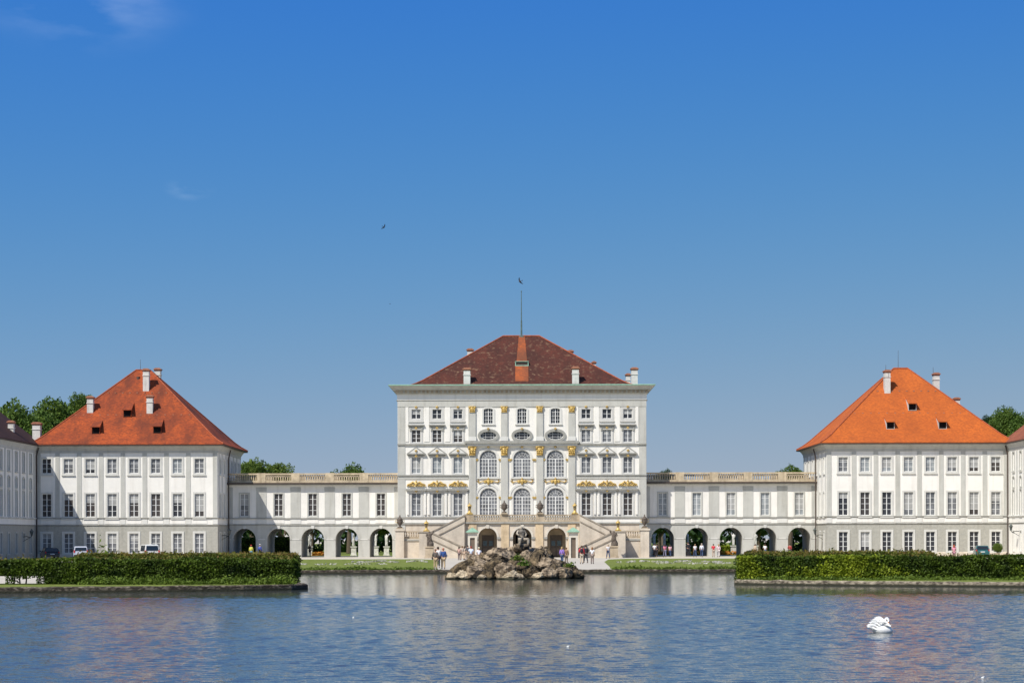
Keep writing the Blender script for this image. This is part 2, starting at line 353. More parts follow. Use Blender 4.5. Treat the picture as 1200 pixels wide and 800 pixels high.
wm = bpy.data.materials.new('pond_water'); wm.use_nodes = True; t = wm.node_tree; n = t.nodes; l = t.links
b = n['Principled BSDF']; b.inputs['Base Color'].default_value = (0.055, 0.060, 0.052, 1); b.inputs['Roughness'].default_value = 0.09
b.inputs['IOR'].default_value = 1.33
g = n.new('ShaderNodeNewGeometry'); sp = n.new('ShaderNodeSeparateXYZ'); l.new(g.outputs['Position'], sp.inputs[0])
wp = n.new('ShaderNodeMapRange'); wp.interpolation_type = 'SMOOTHSTEP'; wp.inputs[1].default_value = 96; wp.inputs[2].default_value = 99.5; wp.inputs[3].default_value = 1.0; wp.inputs[4].default_value = 0.16
l.new(sp.outputs['Y'], wp.inputs[0])
def wc(sc, st, det, amp):
    mp_ = n.new('ShaderNodeMapping'); mp_.inputs['Scale'].default_value = st; l.new(g.outputs['Position'], mp_.inputs['Vector'])
    x = n.new('ShaderNodeTexNoise'); x.inputs['Scale'].default_value = sc; x.inputs['Detail'].default_value = det; l.new(mp_.outputs[0], x.inputs['Vector'])
    sb = n.new('ShaderNodeVectorMath'); sb.operation = 'SUBTRACT'; sb.inputs[1].default_value = (0.5, 0.5, 0.5); l.new(x.outputs['Color'], sb.inputs[0])
    sc_ = n.new('ShaderNodeVectorMath'); sc_.operation = 'MULTIPLY'; sc_.inputs[1].default_value = (amp, amp, 0); l.new(sb.outputs[0], sc_.inputs[0]); return sc_.outputs[0]
sl = n.new('ShaderNodeVectorMath'); sl.operation = 'SCALE'; l.new(wc(16.0, (1, 1, 1), 2, 0.34), sl.inputs[0]); l.new(wp.outputs[0], sl.inputs['Scale'])
au = n.new('ShaderNodeVectorMath'); au.operation = 'ADD'; l.new(g.outputs['Normal'], au.inputs[1]); l.new(sl.outputs[0], au.inputs[0])
nn_ = n.new('ShaderNodeVectorMath'); nn_.operation = 'NORMALIZE'; l.new(au.outputs[0], nn_.inputs[0]); l.new(nn_.outputs[0], b.inputs['Normal'])
RMS_OPEN, RMS_CALM, CALM_Y = 0.072, 0.024, 97.5
def water_sheet():
    xs = np.arange(-46, 46.01, 0.10); xs = np.concatenate([np.arange(-64, -46, 0.5), xs, np.arange(46.1, 64.5, 0.5)]); ys = np.concatenate([np.arange(18, 36, 0.6), np.arange(36, 102, 0.10), np.arange(102, 165, 0.25)])
    X, Y = np.meshgrid(xs, ys); Z = np.zeros_like(X); rs = np.random.RandomState(3); NW_ = 70; q = 0
    for i in range(NW_):
        lam = 0.28*(0.75/0.28)**rs.rand(); th = rs.normal()*0.75+1.2; k_ = 2*math.pi/lam; am = math.sqrt(2/NW_)/k_
        Z += am*np.sin(k_*(X*math.cos(th)+Y*math.sin(th))+rs.rand()*6.28)
    edge = CALM_Y + 0.8*np.sin(X*0.23+1)+0.5*np.sin(X*0.61); tt = np.clip((Y-edge+1.2)/2.4, 0, 1); tt = tt*tt*(3-2*tt)
    gust = 1+0.22*np.sin(X*0.11+0.7*np.sin(Y*0.07))*np.sin(Y*0.09+1.3)+0.10*np.sin(X*0.31+Y*0.19)
    Z *= (RMS_OPEN*gust)*(1-tt)+RMS_CALM*tt*(1+0.7*np.clip((130-Y)/20, 0, 1)); Z += WZ
    ny, nx = X.shape; me = bpy.data.meshes.new('water'); me.vertices.add(nx*ny); me.vertices.foreach_set('co', np.stack([X, Y, Z], -1).reshape(-1))
    i0 = (np.arange(ny-1)[:, None]*nx+np.arange(nx-1)[None]).reshape(-1); F_ = np.stack([i0, i0+1, i0+nx+1, i0+nx], 1).astype(np.int32)
    me.loops.add(F_.size); me.loops.foreach_set('vertex_index', F_.reshape(-1)); me.polygons.add(len(F_)); me.polygons.foreach_set('loop_start', np.arange(0, F_.size, 4, dtype=np.int32))
    me.update(calc_edges=True); me.polygons.foreach_set('use_smooth', [True]*len(F_)); me.materials.append(wm); return me
struct('water', water_sheet())

def edging(name, pts, label, top=0.47, w=0.45, m=None):
    mb = MB(); n_ = len(pts); ins = []
    for i, (x, y) in enumerate(pts):
        a = Vector(pts[max(0, i-1)]); c = Vector(pts[min(n_-1, i+1)]); d = (c-a).normalized(); nn = Vector((d.y, -d.x)); ins.append((x+nn.x*w, y+nn.y*w))
    # fine resample for an uneven old edge
    k0 = len(mb.v); rows = []
    for i in range(n_-1):
        L_ = (Vector(pts[i+1])-Vector(pts[i])).length; m_ = max(1, int(L_/0.35))
        for q in range(m_ + (1 if i == n_-2 else 0)):
            f_ = q/m_
            o = Vector(pts[i]).lerp(Vector(pts[i+1]), f_); ii = Vector(ins[i]).lerp(Vector(ins[i+1]), f_)
            j = 0.05*noise.noise((o.x*0.9, o.y*0.9, 3)); zt = top + 0.05*noise.noise((o.x*1.3, o.y*1.3, 8))
            d_ = (o-ii).normalized()*0.03*noise.noise((o.x*3, o.y*3, 1))
            rows.append([(o.x-d_.x*0-(o-ii).x*j*-1, o.y-(o-ii).y*-j, -0.4), (o.x+(o-ii).x*j+d_.x, o.y+(o-ii).y*j+d_.y, zt-0.06), (o.x+(ii-o).x*0.12, o.y+(ii-o).y*0.12, zt), (ii.x, ii.y, zt), (ii.x, ii.y, GZ-0.05)])
    for r in rows: mb.v += r
    for i in range(len(rows)-1):
        for k in range(4): a = i*5+k; mb.f.append((a, a+1, a+6, a+5))
    tag(put(name, mb.mesh(name, m or BANK)), label, 'stone edging', 'old stone edging round the basin')
edging('stone_edging', shore_r, 'old pale stone edging below the long hedge on the right', 0.43, 0.45, BANKP)
edging('stone_edging', [(27, 162.5), (-27, 162.5)], 'straight stone rim of the far bank in front of the two lawns', 0.44, 0.5)
edging('stone_edging', shore_l, 'dark weathered stone edging below the long hedge on the left', 0.46)
edging('stone_edging', [(-62, 100), (-62, 20), (62, 20), (62, 104.5)], 'near stone rim of the basin towards the viewer', 0.46)

def sheet(name, pts, m, dz):
    tr = tessellate_polygon([[Vector((x, y, 0)) for x, y in pts]])
    me = bpy.data.meshes.new(name); me.from_pydata([(x, y, GZ+dz) for x, y in pts], [], [tuple(t) for t in tr]); me.update()
    bm = bmesh.new(); bm.from_mesh(me)
    for f in bm.faces:
        f.normal_update()
        if f.normal.z < 0: f.normal_flip()
    bm.to_mesh(me); bm.free(); me.materials.append(m); return struct(name, me)
def lawn_pts(s): return [(s*7.2, 163.1), (s*27.3, 163.1), (s*33, 190), (s*36, 246), (s*12.5, 246), (s*10.0, 238), (s*8.6, 215)]
sheet('lawn', lawn_pts(-1), GRASS, 0.008)
sheet('lawn', lawn_pts(1), GRASS, 0.008)
sheet('grass_verge', [(-12.4, 113.8), (-13.0, 116.2), (-13.5, 118), (-60, 118), (-60, 101), (-40, 104.9), (-27.4, 107.2), (-18.1, 109.6), (-15.2, 110.8), (-12.9, 112.2)], GRASS, 0.010)
sheet('grass_verge', [(13.2, 123.0), (14.7, 121.6), (20.2, 118.4), (28.7, 114.8), (45, 109.6), (60, 106), (60, 126), (14.6, 126), (13.5, 124.8)], GRASS, 0.010)
sheet('park_lawn', [(-300, 291), (300, 291), (300, 900), (-300, 900)], GRASS, 0.006)
sheet('path', [(-1.0, 0.5), (1, 0.5), (1, 0.6)], GRAVEL, -0.3) if False else None

# leaf clouds ------------------------------------------------------
def leaf_cloud(pts, size, m, name, seed=0, flat=0.0, elong=1.4):
    """one small bent quad at each point; pts (n,3) array"""
    rs = np.random.RandomState(seed); n_ = len(pts)
    a = rs.normal(size=(n_, 3)); a /= np.linalg.norm(a, axis=1)[:, None]
    b_ = rs.normal(size=(n_, 3)); b_ -= a*(a*b_).sum(1)[:, None]; b_ /= np.linalg.norm(b_, axis=1)[:, None]
    s = size*(0.6+0.8*rs.rand(n_))[:, None]
    v = np.empty((n_, 4, 3)); v[:, 0] = pts-a*s*elong/2; v[:, 1] = pts+b_*s*0.5; v[:, 2] = pts+a*s*elong/2; v[:, 3] = pts-b_*s*0.5
    me = bpy.data.meshes.new(name); me.vertices.add(n_*4); me.vertices.foreach_set('co', v.reshape(-1))
    me.loops.add(n_*4); me.loops.foreach_set('vertex_index', np.arange(n_*4, dtype=np.int32))
    me.polygons.add(n_); me.polygons.foreach_set('loop_start', np.arange(0, n_*4, 4, dtype=np.int32))
    me.update(calc_edges=True); me.materials.append(m); return me

def surface_pts(x0, x1, y0, y1, z0, z1, n_, seed, rough=0.14):
    rs = np.random.RandomState(seed)
    ax, ay, at = (y1-y0)*(z1-z0), (x1-x0)*(z1-z0), (x1-x0)*(y1-y0)
    pr = np.array([ax, ax, ay*1.6, ay*0.5, at*1.3]); pr /= pr.sum(); k = rs.choice(5, n_, p=pr)
    p = np.stack([x0+rs.rand(n_)*(x1-x0), y0+rs.rand(n_)*(y1-y0), z0+rs.rand(n_)*(z1-z0)], 1)
    bulge = 0.5*np.sin(p[:, 0]*1.9+seed)+0.35*np.sin(p[:, 0]*4.7+p[:, 2]*3)+0.35*np.sin(p[:, 2]*6.1+p[:, 0]*2.3)
    off = rough*(bulge*0.7+rs.normal(size=n_)*0.55)
    p[k == 0, 0] = (x0-off)[k == 0]; p[k == 1, 0] = (x1+off)[k == 1]; p[k == 2, 1] = (y0-off)[k == 2]; p[k == 3, 1] = (y1+off)[k == 3]
    zt = z1+0.5*off+0.05*np.sin(p[:, 0]*0.8)
    p[k == 4, 2] = zt[k == 4]; return p

def hedge(label, x0, x1, y0, y1, h, n_, seed, m, rz=0.0, group='clipped hedges on the banks', size=0.085, tips=0, bare=0.0, core=True, extra=None):
    t_ = thing('hedge', label, 'hedge', ((x0+x1)/2, (y0+y1)/2, GZ), group, rz)
    hx, hy = (x1-x0)/2, (y1-y0)/2
    p = surface_pts(-hx, hx, -hy, hy, 0.05, h, n_, seed)
    if bare:   # thin foot at the left end, gaps between the stems
        rs = np.random.RandomState(seed+5)
        low = (p[:, 2] < 0.42+0.10*np.sin(p[:, 0]*2.2)) & (p[:, 0] < -hx+bare)
        keep = ~low | (np.sin(p[:, 0]*3.1)+0.5*np.sin(p[:, 0]*7.7) > 0.55); p = p[keep]
    put('foliage', leaf_cloud(p, size, m, 'foliage', seed), t_)
    if extra:  # a patch of another leaf colour
        for (a, b2, mm, dens) in extra:
            q = surface_pts(-1, 1, -hy-0.17, hy*0.6, 0.12, h+0.02, dens, seed+3, 0.12); q[:, 0] = a+b2*np.random.RandomState(seed+int(a*7)%97).normal(size=dens)*(0.8+0.4*np.sin(q[:, 2]*4)); q = q[(q[:, 0] > -hx-0.1) & (q[:, 0] < hx)]; put('foliage', leaf_cloud(q, size*1.25, mm, 'foliage', seed+9), t_)
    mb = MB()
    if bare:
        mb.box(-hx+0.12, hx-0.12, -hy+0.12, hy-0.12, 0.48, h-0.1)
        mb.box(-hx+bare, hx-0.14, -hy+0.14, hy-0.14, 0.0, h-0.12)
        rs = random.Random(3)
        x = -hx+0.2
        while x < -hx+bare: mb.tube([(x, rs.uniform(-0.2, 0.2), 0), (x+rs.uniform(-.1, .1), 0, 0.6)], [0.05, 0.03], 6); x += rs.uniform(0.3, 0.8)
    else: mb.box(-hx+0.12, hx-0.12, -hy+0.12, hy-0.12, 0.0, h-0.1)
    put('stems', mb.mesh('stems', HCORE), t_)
    if tips:
        rs = np.random.RandomState(seed+1); q = np.stack([rs.uniform(-hx, hx, tips), rs.uniform(-hy, hy, tips), h+np.abs(rs.normal(size=tips))*0.10], 1)
        put('young_shoots', leaf_cloud(q, size*0.9, TIPS, 'young_shoots', seed+2, elong=2.5), t_)
    return t_

# ------------------------------------------------------------------ palace building kit (every facade is made facing -Y and turned)
def arc(cx, cz, r, a0, a1, n_, rz=None):
    rz = r if rz is None else rz
    return [(cx+r*math.cos(a0+(a1-a0)*i/n_), cz+rz*math.sin(a0+(a1-a0)*i/n_)) for i in range(n_+1)]
def outline(kind, cx, hw, z0, z1, grow=0.0):
    if kind == 'rect': return [(cx-hw-grow, z0-grow), (cx+hw+grow, z0-grow), (cx+hw+grow, z1+grow), (cx-hw-grow, z1+grow)]
    if kind == 'arch':
        return [(cx-hw-grow, z0-grow*0), (cx+hw+grow, z0-grow*0)] + arc(cx, z1-hw, hw+grow, 0, math.pi, 14)
    if kind == 'seg':   # low segmental head
        rise = hw*0.35; pts = [(cx-hw-grow, z0-grow), (cx+hw+grow, z0-grow)]
        return pts + [(cx+(hw+grow)*math.cos(math.pi*i/10), z1-rise+(rise+grow)*math.sin(math.pi*i/10)) for i in range(11)]
    if kind == 'oval': return arc(cx, (z0+z1)/2, hw+grow, 0, 2*math.pi, 20, (z1-z0)/2+grow)[:-1]
def wall_mesh(name, m, u0, u1, z0, z1, holes, depth=0.3, back=False, extra=None):
    """holes: (kind, cx, hw, z0, z1)"""
    mb = MB(); xs = sorted({u0, u1} | {c for h in holes for c in (h[1]-h[2], h[1]+h[2])}); zs = sorted({z0, z1} | {c for h in holes for c in (h[3], h[4])})
    xs = [x for x in xs if u0 <= x <= u1]; zs = [z for z in zs if z0 <= z <= z1]
    def cover(yy, flip):
        for i in range(len(xs)-1):
            for j in range(len(zs)-1):
                mx_, mz_ = (xs[i]+xs[i+1])/2, (zs[j]+zs[j+1])/2
                if any(h[1]-h[2] < mx_ < h[1]+h[2] and h[3] < mz_ < h[4] for h in holes): continue
                q = [(xs[i], yy, zs[j]), (xs[i+1], yy, zs[j]), (xs[i+1], yy, zs[j+1]), (xs[i], yy, zs[j+1])]
                mb.quad(*(q[::-1] if flip else q))
        for h in holes:
            k, cx, hw, a, c = h
            if k == 'rect': continue
            o = outline(k, cx, hw, a, c)
            quads = [((cx+hw, c), [p for p in o if p[0] >= cx-1e-6 and p[1] >= (a+c)/2-1e-6 or (k != 'oval' and p[0] > cx and p[1] > a+1e-6)]), ((cx-hw, c), [p for p in o if p[0] <= cx+1e-6 and (p[1] >= (a+c)/2-1e-6 or (k != 'oval' and p[1] > a+1e-6))])]
            if k == 'oval': quads += [((cx-hw, a), [p for p in o if p[0] <= cx+1e-6 and p[1] <= (a+c)/2+1e-6]), ((cx+hw, a), [p for p in o if p[0] >= cx-1e-6 and p[1] <= (a+c)/2+1e-6])]
            for corner, pl in quads:
                ac = math.atan2((a+c)/2-corner[1], cx-corner[0]); pl = sorted(pl, key=lambda p: (math.atan2(p[1]-corner[1], p[0]-corner[0])-ac+math.pi) % (2*math.pi))
                for a_, b_ in zip(pl, pl[1:]):
                    tri = [(corner[0], yy, corner[1]), (a_[0], yy, a_[1]), (b_[0], yy, b_[1])]
                    mb.quad(*tri)
    cover(0, False)
    if back: cover(depth, True)
    for h in holes:
        o = outline(*h[:1], *h[1:]); n_ = len(o)
        for i in range(n_):
            p, q = o[i], o[(i+1) % n_]; mb.quad((p[0], 0, p[1]), (p[0], depth, p[1]), (q[0], depth, q[1]), (q[0], 0, q[1]))
    if back:
        mb.quad((u0, 0, z1), (u1, 0, z1), (u1, depth, z1), (u0, depth, z1)); mb.quad((u0, 0, z0), (u0, depth, z0), (u0, depth, z1), (u0, 0, z1)); mb.quad((u1, 0, z0), (u1, depth, z0), (u1, depth, z1), (u1, 0, z1))
    if extra: extra(mb)
    return mb.mesh(name, m)

class Face:
    def __init__(s, root, x, y, rz):
        s.root = root; s.o = Vector((x, y, 0)); s.rz = rz; s.u = Vector((math.cos(rz), math.sin(rz), 0)); s.n = Vector((math.sin(rz), -math.cos(rz), 0))
    def put(s, name, me, u=0, z=0, d=0, parent=None):
        p = s.o + s.u*u + s.n*d + Vector((0, 0, z)) - s.root.location; return put(name, me, s.root, p, s.rz)

_w = {}; rwin = random.Random(77); BLIND = mat('pale_blind', (0.33, 0.33, 0.32), 0.5, 0.12, 2.0, spec=0.5)
def window(face, u, z0, w, h, kind='rect', cols=2, rows=3, glass=GLASS, sur=0.22, surm=TRIM, sill=True, mull=0.10, hood=None, proud=0.07, bar=0.045, halves=True, sunk=0.14):
    key = (w, h, kind, cols, rows, glass.name, sur, surm.name, sill, mull, proud, bar, halves, sunk)
    if key not in _w:
        hw = w/2; mb = MB()
        o, i = outline(kind, 0, hw, 0, h, sur), outline(kind, 0, hw, 0, h, -0.001)
        mb.ring(o, i, -proud, 0.03)
        if sill: mb.box(-hw-sur-0.06, hw+sur+0.06, -proud-0.09, 0.02, -sur-0.10 if kind == 'rect' else -0.16, -sur+0.02 if kind == 'rect' else -0.03)
        fr = MB(); ft = 0.055
        fr.ring(outline(kind, 0, hw, 0, h, 0.0), outline(kind, 0, hw-ft, ft, h-ft, 0.0), sunk-0.03, sunk+0.05)
        zc = h-hw if kind == 'arch' else h
        if halves and kind != 'oval': fr.box(-mull/2, mull/2, sunk-0.02, sunk+0.04, ft, zc)
        for k in range(1, cols):
            x = -hw+w*k/cols
            if not (halves and abs(x) < 0.01):
                top = zc if kind != 'oval' else h/2+math.sqrt(max(0, 1-(x/hw)**2))*h/2; bot = ft if kind != 'oval' else h-top
                fr.box(x-bar/2, x+bar/2, sunk-0.011, sunk+0.03, bot, top)
        for k in range(1, rows + (1 if kind == 'arch' else 0)):
            z = zc*k/rows; ww = hw-0.03 if kind != 'oval' else hw*math.sqrt(max(0, 1-((z-h/2)/(h/2))**2))
            t_ = 0.05 if k == rows else bar/2; fr.box(-ww, ww, sunk-0.006, sunk+0.025, z-t_, z+t_)
        if kind == 'arch':   # fan light
            bar = 0.030
            for rr in (0.36, 0.70): fr.ring(arc(0, zc, hw*rr+bar/2, 0, math.pi, 12), arc(0, zc, hw*rr-bar/2, 0, math.pi, 12), sunk-0.008, sunk+0.02, closed=False)
            for k in range(1, 6):
                a = math.pi*k/6; c_, s_ = math.cos(a), math.sin(a); q = bar/2
                fr.prism([(hw*.36*c_+q*s_, zc+hw*.36*s_-q*c_), (hw*c_+q*s_, zc+hw*s_-q*c_), (hw*c_-q*s_, zc+hw*s_+q*c_), (hw*.36*c_-q*s_, zc+hw*.36*s_+q*c_)], sunk-0.007, sunk+0.018)
        pn = MB().prism(outline(kind, 0, hw, 0, h, 0.004), sunk+0.012, sunk+0.11)
        _w[key] = (mb.mesh('window', surm), fr.mesh('frame', PAINT), pn.mesh('pane', glass))
    a, b_, c = _w[key]
    wo = face.put('window', a, u, z0); put('frame', b_, wo); put('pane', c, wo)
    if kind == 'rect' and rwin.random() < 0.30:
        kb = ('blind', w, round(h, 2), rwin.choice((0.25, 0.4, 0.5, 0.75)), sunk)
        if kb not in _w: _w[kb] = MB().box(-w/2+0.05, w/2-0.05, sunk+0.002, sunk+0.0105, h*(1-kb[3]), h-0.05).mesh('blind', BLIND)
        put('blind', _w[kb], wo)
    return wo

def box_part(face, name, m, u0, u1, z0, z1, proud, back=0.02):
    return face.put(name, MB().box(-(u1-u0)/2, (u1-u0)/2, -proud, back, 0, z1-z0).mesh(name, m), (u0+u1)/2, z0)

def hip_roof(name, m, parent, x0, x1, y0, y1, z, rx0, rx1, ry, rz_, flare=1.6, fz=0.35, ridge=True, ridge_m=RIDGE):
    """hip roof with a kicked eave; one mesh, with ridge tiles as a child"""
    loc = parent.location; mb = MB(); NN = 10
    def lvl(t):   # t 0 eave .. 1 ridge
        zz = z + (rz_-z)*(t - fz*0.5*(max(0, 0.22-t))*0) ; zz = z+(rz_-z)*t
        k = t + 0.05*flare*math.exp(-t*9)*0 
        return [(x0+(rx0-x0)*k, y0+(ry-y0)*k, zz), (x1+(rx1-x1)*k, y0+(ry-y0)*k, zz), (x1+(rx1-x1)*k, y1+(ry-y1)*k, zz), (x0+(rx0-x0)*k, y1+(ry-y1)*k, zz)]
    lv = []
    for (kt, kz) in ((0, 0), (0.07, 0.045), (0.14, 0.105), (1, 1)):
        zz = z+(rz_-z)*kz
        lv.append([(x0+(rx0-x0)*kt, y0+(ry-y0)*kt, zz), (x1+(rx1-x1)*kt, y0+(ry-y0)*kt, zz), (x1+(rx1-x1)*kt, y1+(ry-y1)*kt, zz), (x0+(rx0-x0)*kt, y1+(ry-y1)*kt, zz)])
    for a, b_ in zip(lv, lv[1:]):
        for k in range(4):
            q = (k+1) % 4; mb.quad(a[k], a[q], b_[q], b_[k])
    mb.quad(*[(p[0], p[1], p[2]-0.14) for p in reversed(lv[0])])
    for k in range(4):
        q = (k+1) % 4; a = lv[0]; mb.quad((a[k][0], a[k][1], z-0.14), (a[q][0], a[q][1], z-0.14), a[q], a[k])
    mb.v = [(x-loc[0], y-loc[1], zz-loc[2]) for x, y, zz in mb.v]
    ro = put(name, mb.mesh(name, m), parent)
    if ridge:
        r_ = MB(); P = lambda p: (p[0]-loc[0], p[1]-loc[1], p[2]-loc[2]+0.03)
        for k in range(4): r_.tube([P(lv[i][k]) for i in range(4)], 0.085, 6)
        r_.tube([P(lv[3][0]), P(lv[3][1])], 0.12, 6)
        put('ridge_tiles', r_.mesh('ridge_tiles', ridge_m), ro)
    return ro

def chimney(roof, x, y, zb, zt, w=0.75, dd=0.9, brick=True):
    """render stack with neck moulding, flue slot and brick cap; world coordinates"""
    pl = roof.parent.location; h = zt-zb; mb = MB()
    mb.box(-w/2, w/2, -dd/2, dd/2, 0, h-0.35); mb.box(-w/2-0.07, w/2+0.07, -dd/2-0.07, dd/2+0.07, h-0.95, h-0.85)
    c = put('chimney', mb.mesh('chimney', CHIM), roof, (x-pl[0], y-pl[1], zb-pl[2]))
    cb = MB(); cb.box(-w/2-0.05, w/2+0.05, -dd/2-0.05, dd/2+0.05, h-0.348, h-0.2); cb.box(-w/2-0.14, w/2+0.14, -dd/2-0.14, dd/2+0.14, h-0.2, h-0.1)
    cb.prism([(-w/2-0.1, h-0.1), (w/2+0.1, h-0.1), (w/2-0.12, h+0.05), (-w/2+0.12, h+0.05)], -dd/2-0.1, dd/2+0.1)
    cb.v = cb.v; put('cap', cb.mesh('cap', BRICK if brick else TRIM), roof, (x-pl[0], y-pl[1], zb-pl[2]))
    return c

# =================================================================== SIDE PAVILIONS
def pavilion(s, label, roofm):
    D0, D1 = 265.0, 286.7; xi, xo = 39.4, 62.9
    X0, X1 = (s*xo, s*xi) if s < 0 else (s*xi, s*xo); cx = (X0+X1)/2
    root = thing('side_pavilion', label, 'palace pavilion', (cx, (D0+D1)/2, GZ), 'square side pavilions')
    k = 265/F; W = X1-X0; hw = W/2
    f = Face(root, cx, D0, 0)
    # bays from the photograph
    us = [PX((54.8 if s < 0 else 988.2)+25.55*i, 265)-cx for i in range(8)]
    zA, zB, zC = (11.39, 13.27), (5.76, 8.74), (1.1, 3.62)
    top = 15.0
    up = [('rect', u, 0.6, *z) for u in us for z in (zA, zB)]
    lo = [('rect', u, 0.58, *zC) for u in us]
    f.put('wall', wall_mesh('wall', WHITE, -hw, hw, 4.62, top, up))
    f.put('ground_floor_wall', wall_mesh('ground_floor_wall', ROUGHG, -hw, hw, 0.2, 4.62, lo))
    side = Face(root, X1 if s < 0 else X0, (D0+D1)/2, R(90) if s < 0 else R(-90)); sw = (D1-D0)/2
    su = [-8.7+3.48*i for i in range(6)]
    side.put('wall', wall_mesh('wall', WHITE, -sw, sw, 4.62, top, [('rect', u, 0.55, *z) for u in su for z in (zA, zB)]))
    vis = [u for u in su if (u < -2.5 if s < 0 else u > 2.5)]
    side.put('ground_floor_wall', wall_mesh('ground_floor_wall', ROUGHG, -sw, sw, 0.2, 4.62, [('rect', u, 0.5, *zC) for u in vis]))
    bk = MB(); bk.box(-hw, hw, -0.0, 0.25, 0.2-GZ, top-GZ)
    put('wall', bk.mesh('wall', WHITE), root, (0, (D1-D0)/2-0.25, 0))
    ow = MB().box(-0.125, 0.125, -(D1-D0)/2+0.01, (D1-D0)/2-0.26, 0.2-GZ, top-GZ).mesh('wall', WHITE)
    put('wall', ow, root, ((-hw+0.13) if s < 0 else (hw-0.13), 0, 0))
    gr = random.Random(11+s)
    for u in us:
        i = us.index(u)
        gA = (gr.choice([GLASS, CURT2]) if i < 3 else gr.choice([CURT2, CURT2, CURT])) if s < 0 else (gr.choice([CURT, CURT2, CURT]) if i < 6 else GLASSB)
        gB = gr.choice([GLASSB, GLASS, GLASSB]) if s < 0 or i < 3 else gr.choice([CURT2, CURT2, GLASSB])
        window(f, u, zA[0], 1.2, zA[1]-zA[0], rows=3, glass=gA, sur=0.22, surm=SURR)
        window(f, u, zB[0], 1.2, zB[1]-zB[0], rows=4, glass=gB, sur=0.22, surm=SURR)
        window(f, u, zC[0], 1.16, zC[1]-zC[0], rows=4, glass=CURT2 if s < 0 else GLASS, sur=0.26, surm=SURR, sill=False)
        box_part(f, 'panel', WHITE, u-1.0, u+1.0, 4.86, 5.36, 0.05)
    for u in su:
        window(side, u, zA[0], 1.1, zA[1]-zA[0], rows=3, glass=GLASS, sur=0.2)
        window(side, u, zB[0], 1.1, zB[1]-zB[0], rows=4, glass=GLASS, sur=0.2)
        if u in vis: window(side, u, zC[0], 1.0, zC[1]-zC[0], rows=4, glass=GLASS, sur=0.2, surm=SURR, sill=False)
    step = us[1]-us[0]
    for u in [us[0]+step*(i+0.5) for i in range(7)] + [(-hw+0.32), (hw-0.32)]:
        box_part(f, 'pilaster', GREY, u-0.29, u+0.29, 5.66, 14.0, 0.05)
        box_part(f, 'pilaster_base', TRIM, u-0.33, u+0.33, 4.8, 5.44, 0.065)
    for u in [-9.7, -6.96, -3.48, 0, 3.48, 6.96, 10.4]: box_part(side, 'pilaster', GREY, u-0.24, u+0.24, 5.66, 14.0, 0.05)
    z_ = -GZ; B = lambda m_, nm, prof: put(nm, (lambda q: q)(MB().sweep([(d, z+z_) for d, z in prof], -hw, hw, -(D1-D0)/2, (D1-D0)/2)).mesh(nm, m_), root)
    B(DTRIM, 'string_course', [(0, 5.50), (0.10, 5.52), (0.16, 5.58), (0.16, 5.64), (0.0, 5.70)])
    B(DTRIM, 'string_course', [(0, 4.60), (0.08, 4.62), (0.12, 4.70), (0.0, 4.76)])
    B(GREY, 'cornice', [(0, 14.0), (0.06, 14.02), (0.06, 14.35), (0.14, 14.42), (0.22, 14.6), (0.40, 14.82), (0.46, 14.98)])
    B(BUFF, 'plinth', [(0.06, 0.1), (0.06, 0.95), (0.0, 1.0)])
    e = 0.88
    rf = hip_roof('roof', roofm, root, X0-e, X1+e, D0-e, D1+e, 15.15, -52.0 if s < 0 else 50.1, -50.1 if s < 0 else 52.0, 276, 25.6)
    put('gutter', MB().sweep([(e-0.16, 14.90+z_), (e+0.03, 14.93+z_), (e+0.06, 15.03+z_), (e-0.02, 15.06+z_)], -hw, hw, -(D1-D0)/2, (D1-D0)/2).mesh('gutter', LEAD), root)
    # snow guard row along the eave
    sg = MB()
    for i in range(46):
        x = X0+0.4+i*(W-0.8)/45; sg.box(x-cx-0.05, x-cx+0.05, -0.03, 0.12, 0, 0.16)
    put('snow_guard', sg.mesh('snow_guard', TRIM if s < 0 else BRICK), rf, (0, D0+0.22-(D0+D1)/2, 15.45-GZ))
    # drainpipes
    for x, y in ((X1 if s < 0 else X0, 273.4), (X0 if s < 0 else X1, 264.80)):
        sx = -s
        xx = x+sx*0.22 if y > 270 else x + sx*0.12
        put('drainpipe', MB().tube([(xx-cx-sx*0.0, y-(D0+D1)/2, 0.3-GZ), (xx-cx, y-(D0+D1)/2, 13.6-GZ), (xx-cx+sx*0.30, y-(D0+D1)/2-0.15, 14.7-GZ)], 0.085, 8).mesh('drainpipe', LEAD), root)
    return root, rf, cx
def roof_y(z): return 264.4 + (276-264.4)*(0.14+(z-15.15-0.105*10.45)/(10.45*0.895)*0.86)   # depth of the front roof slope at height z

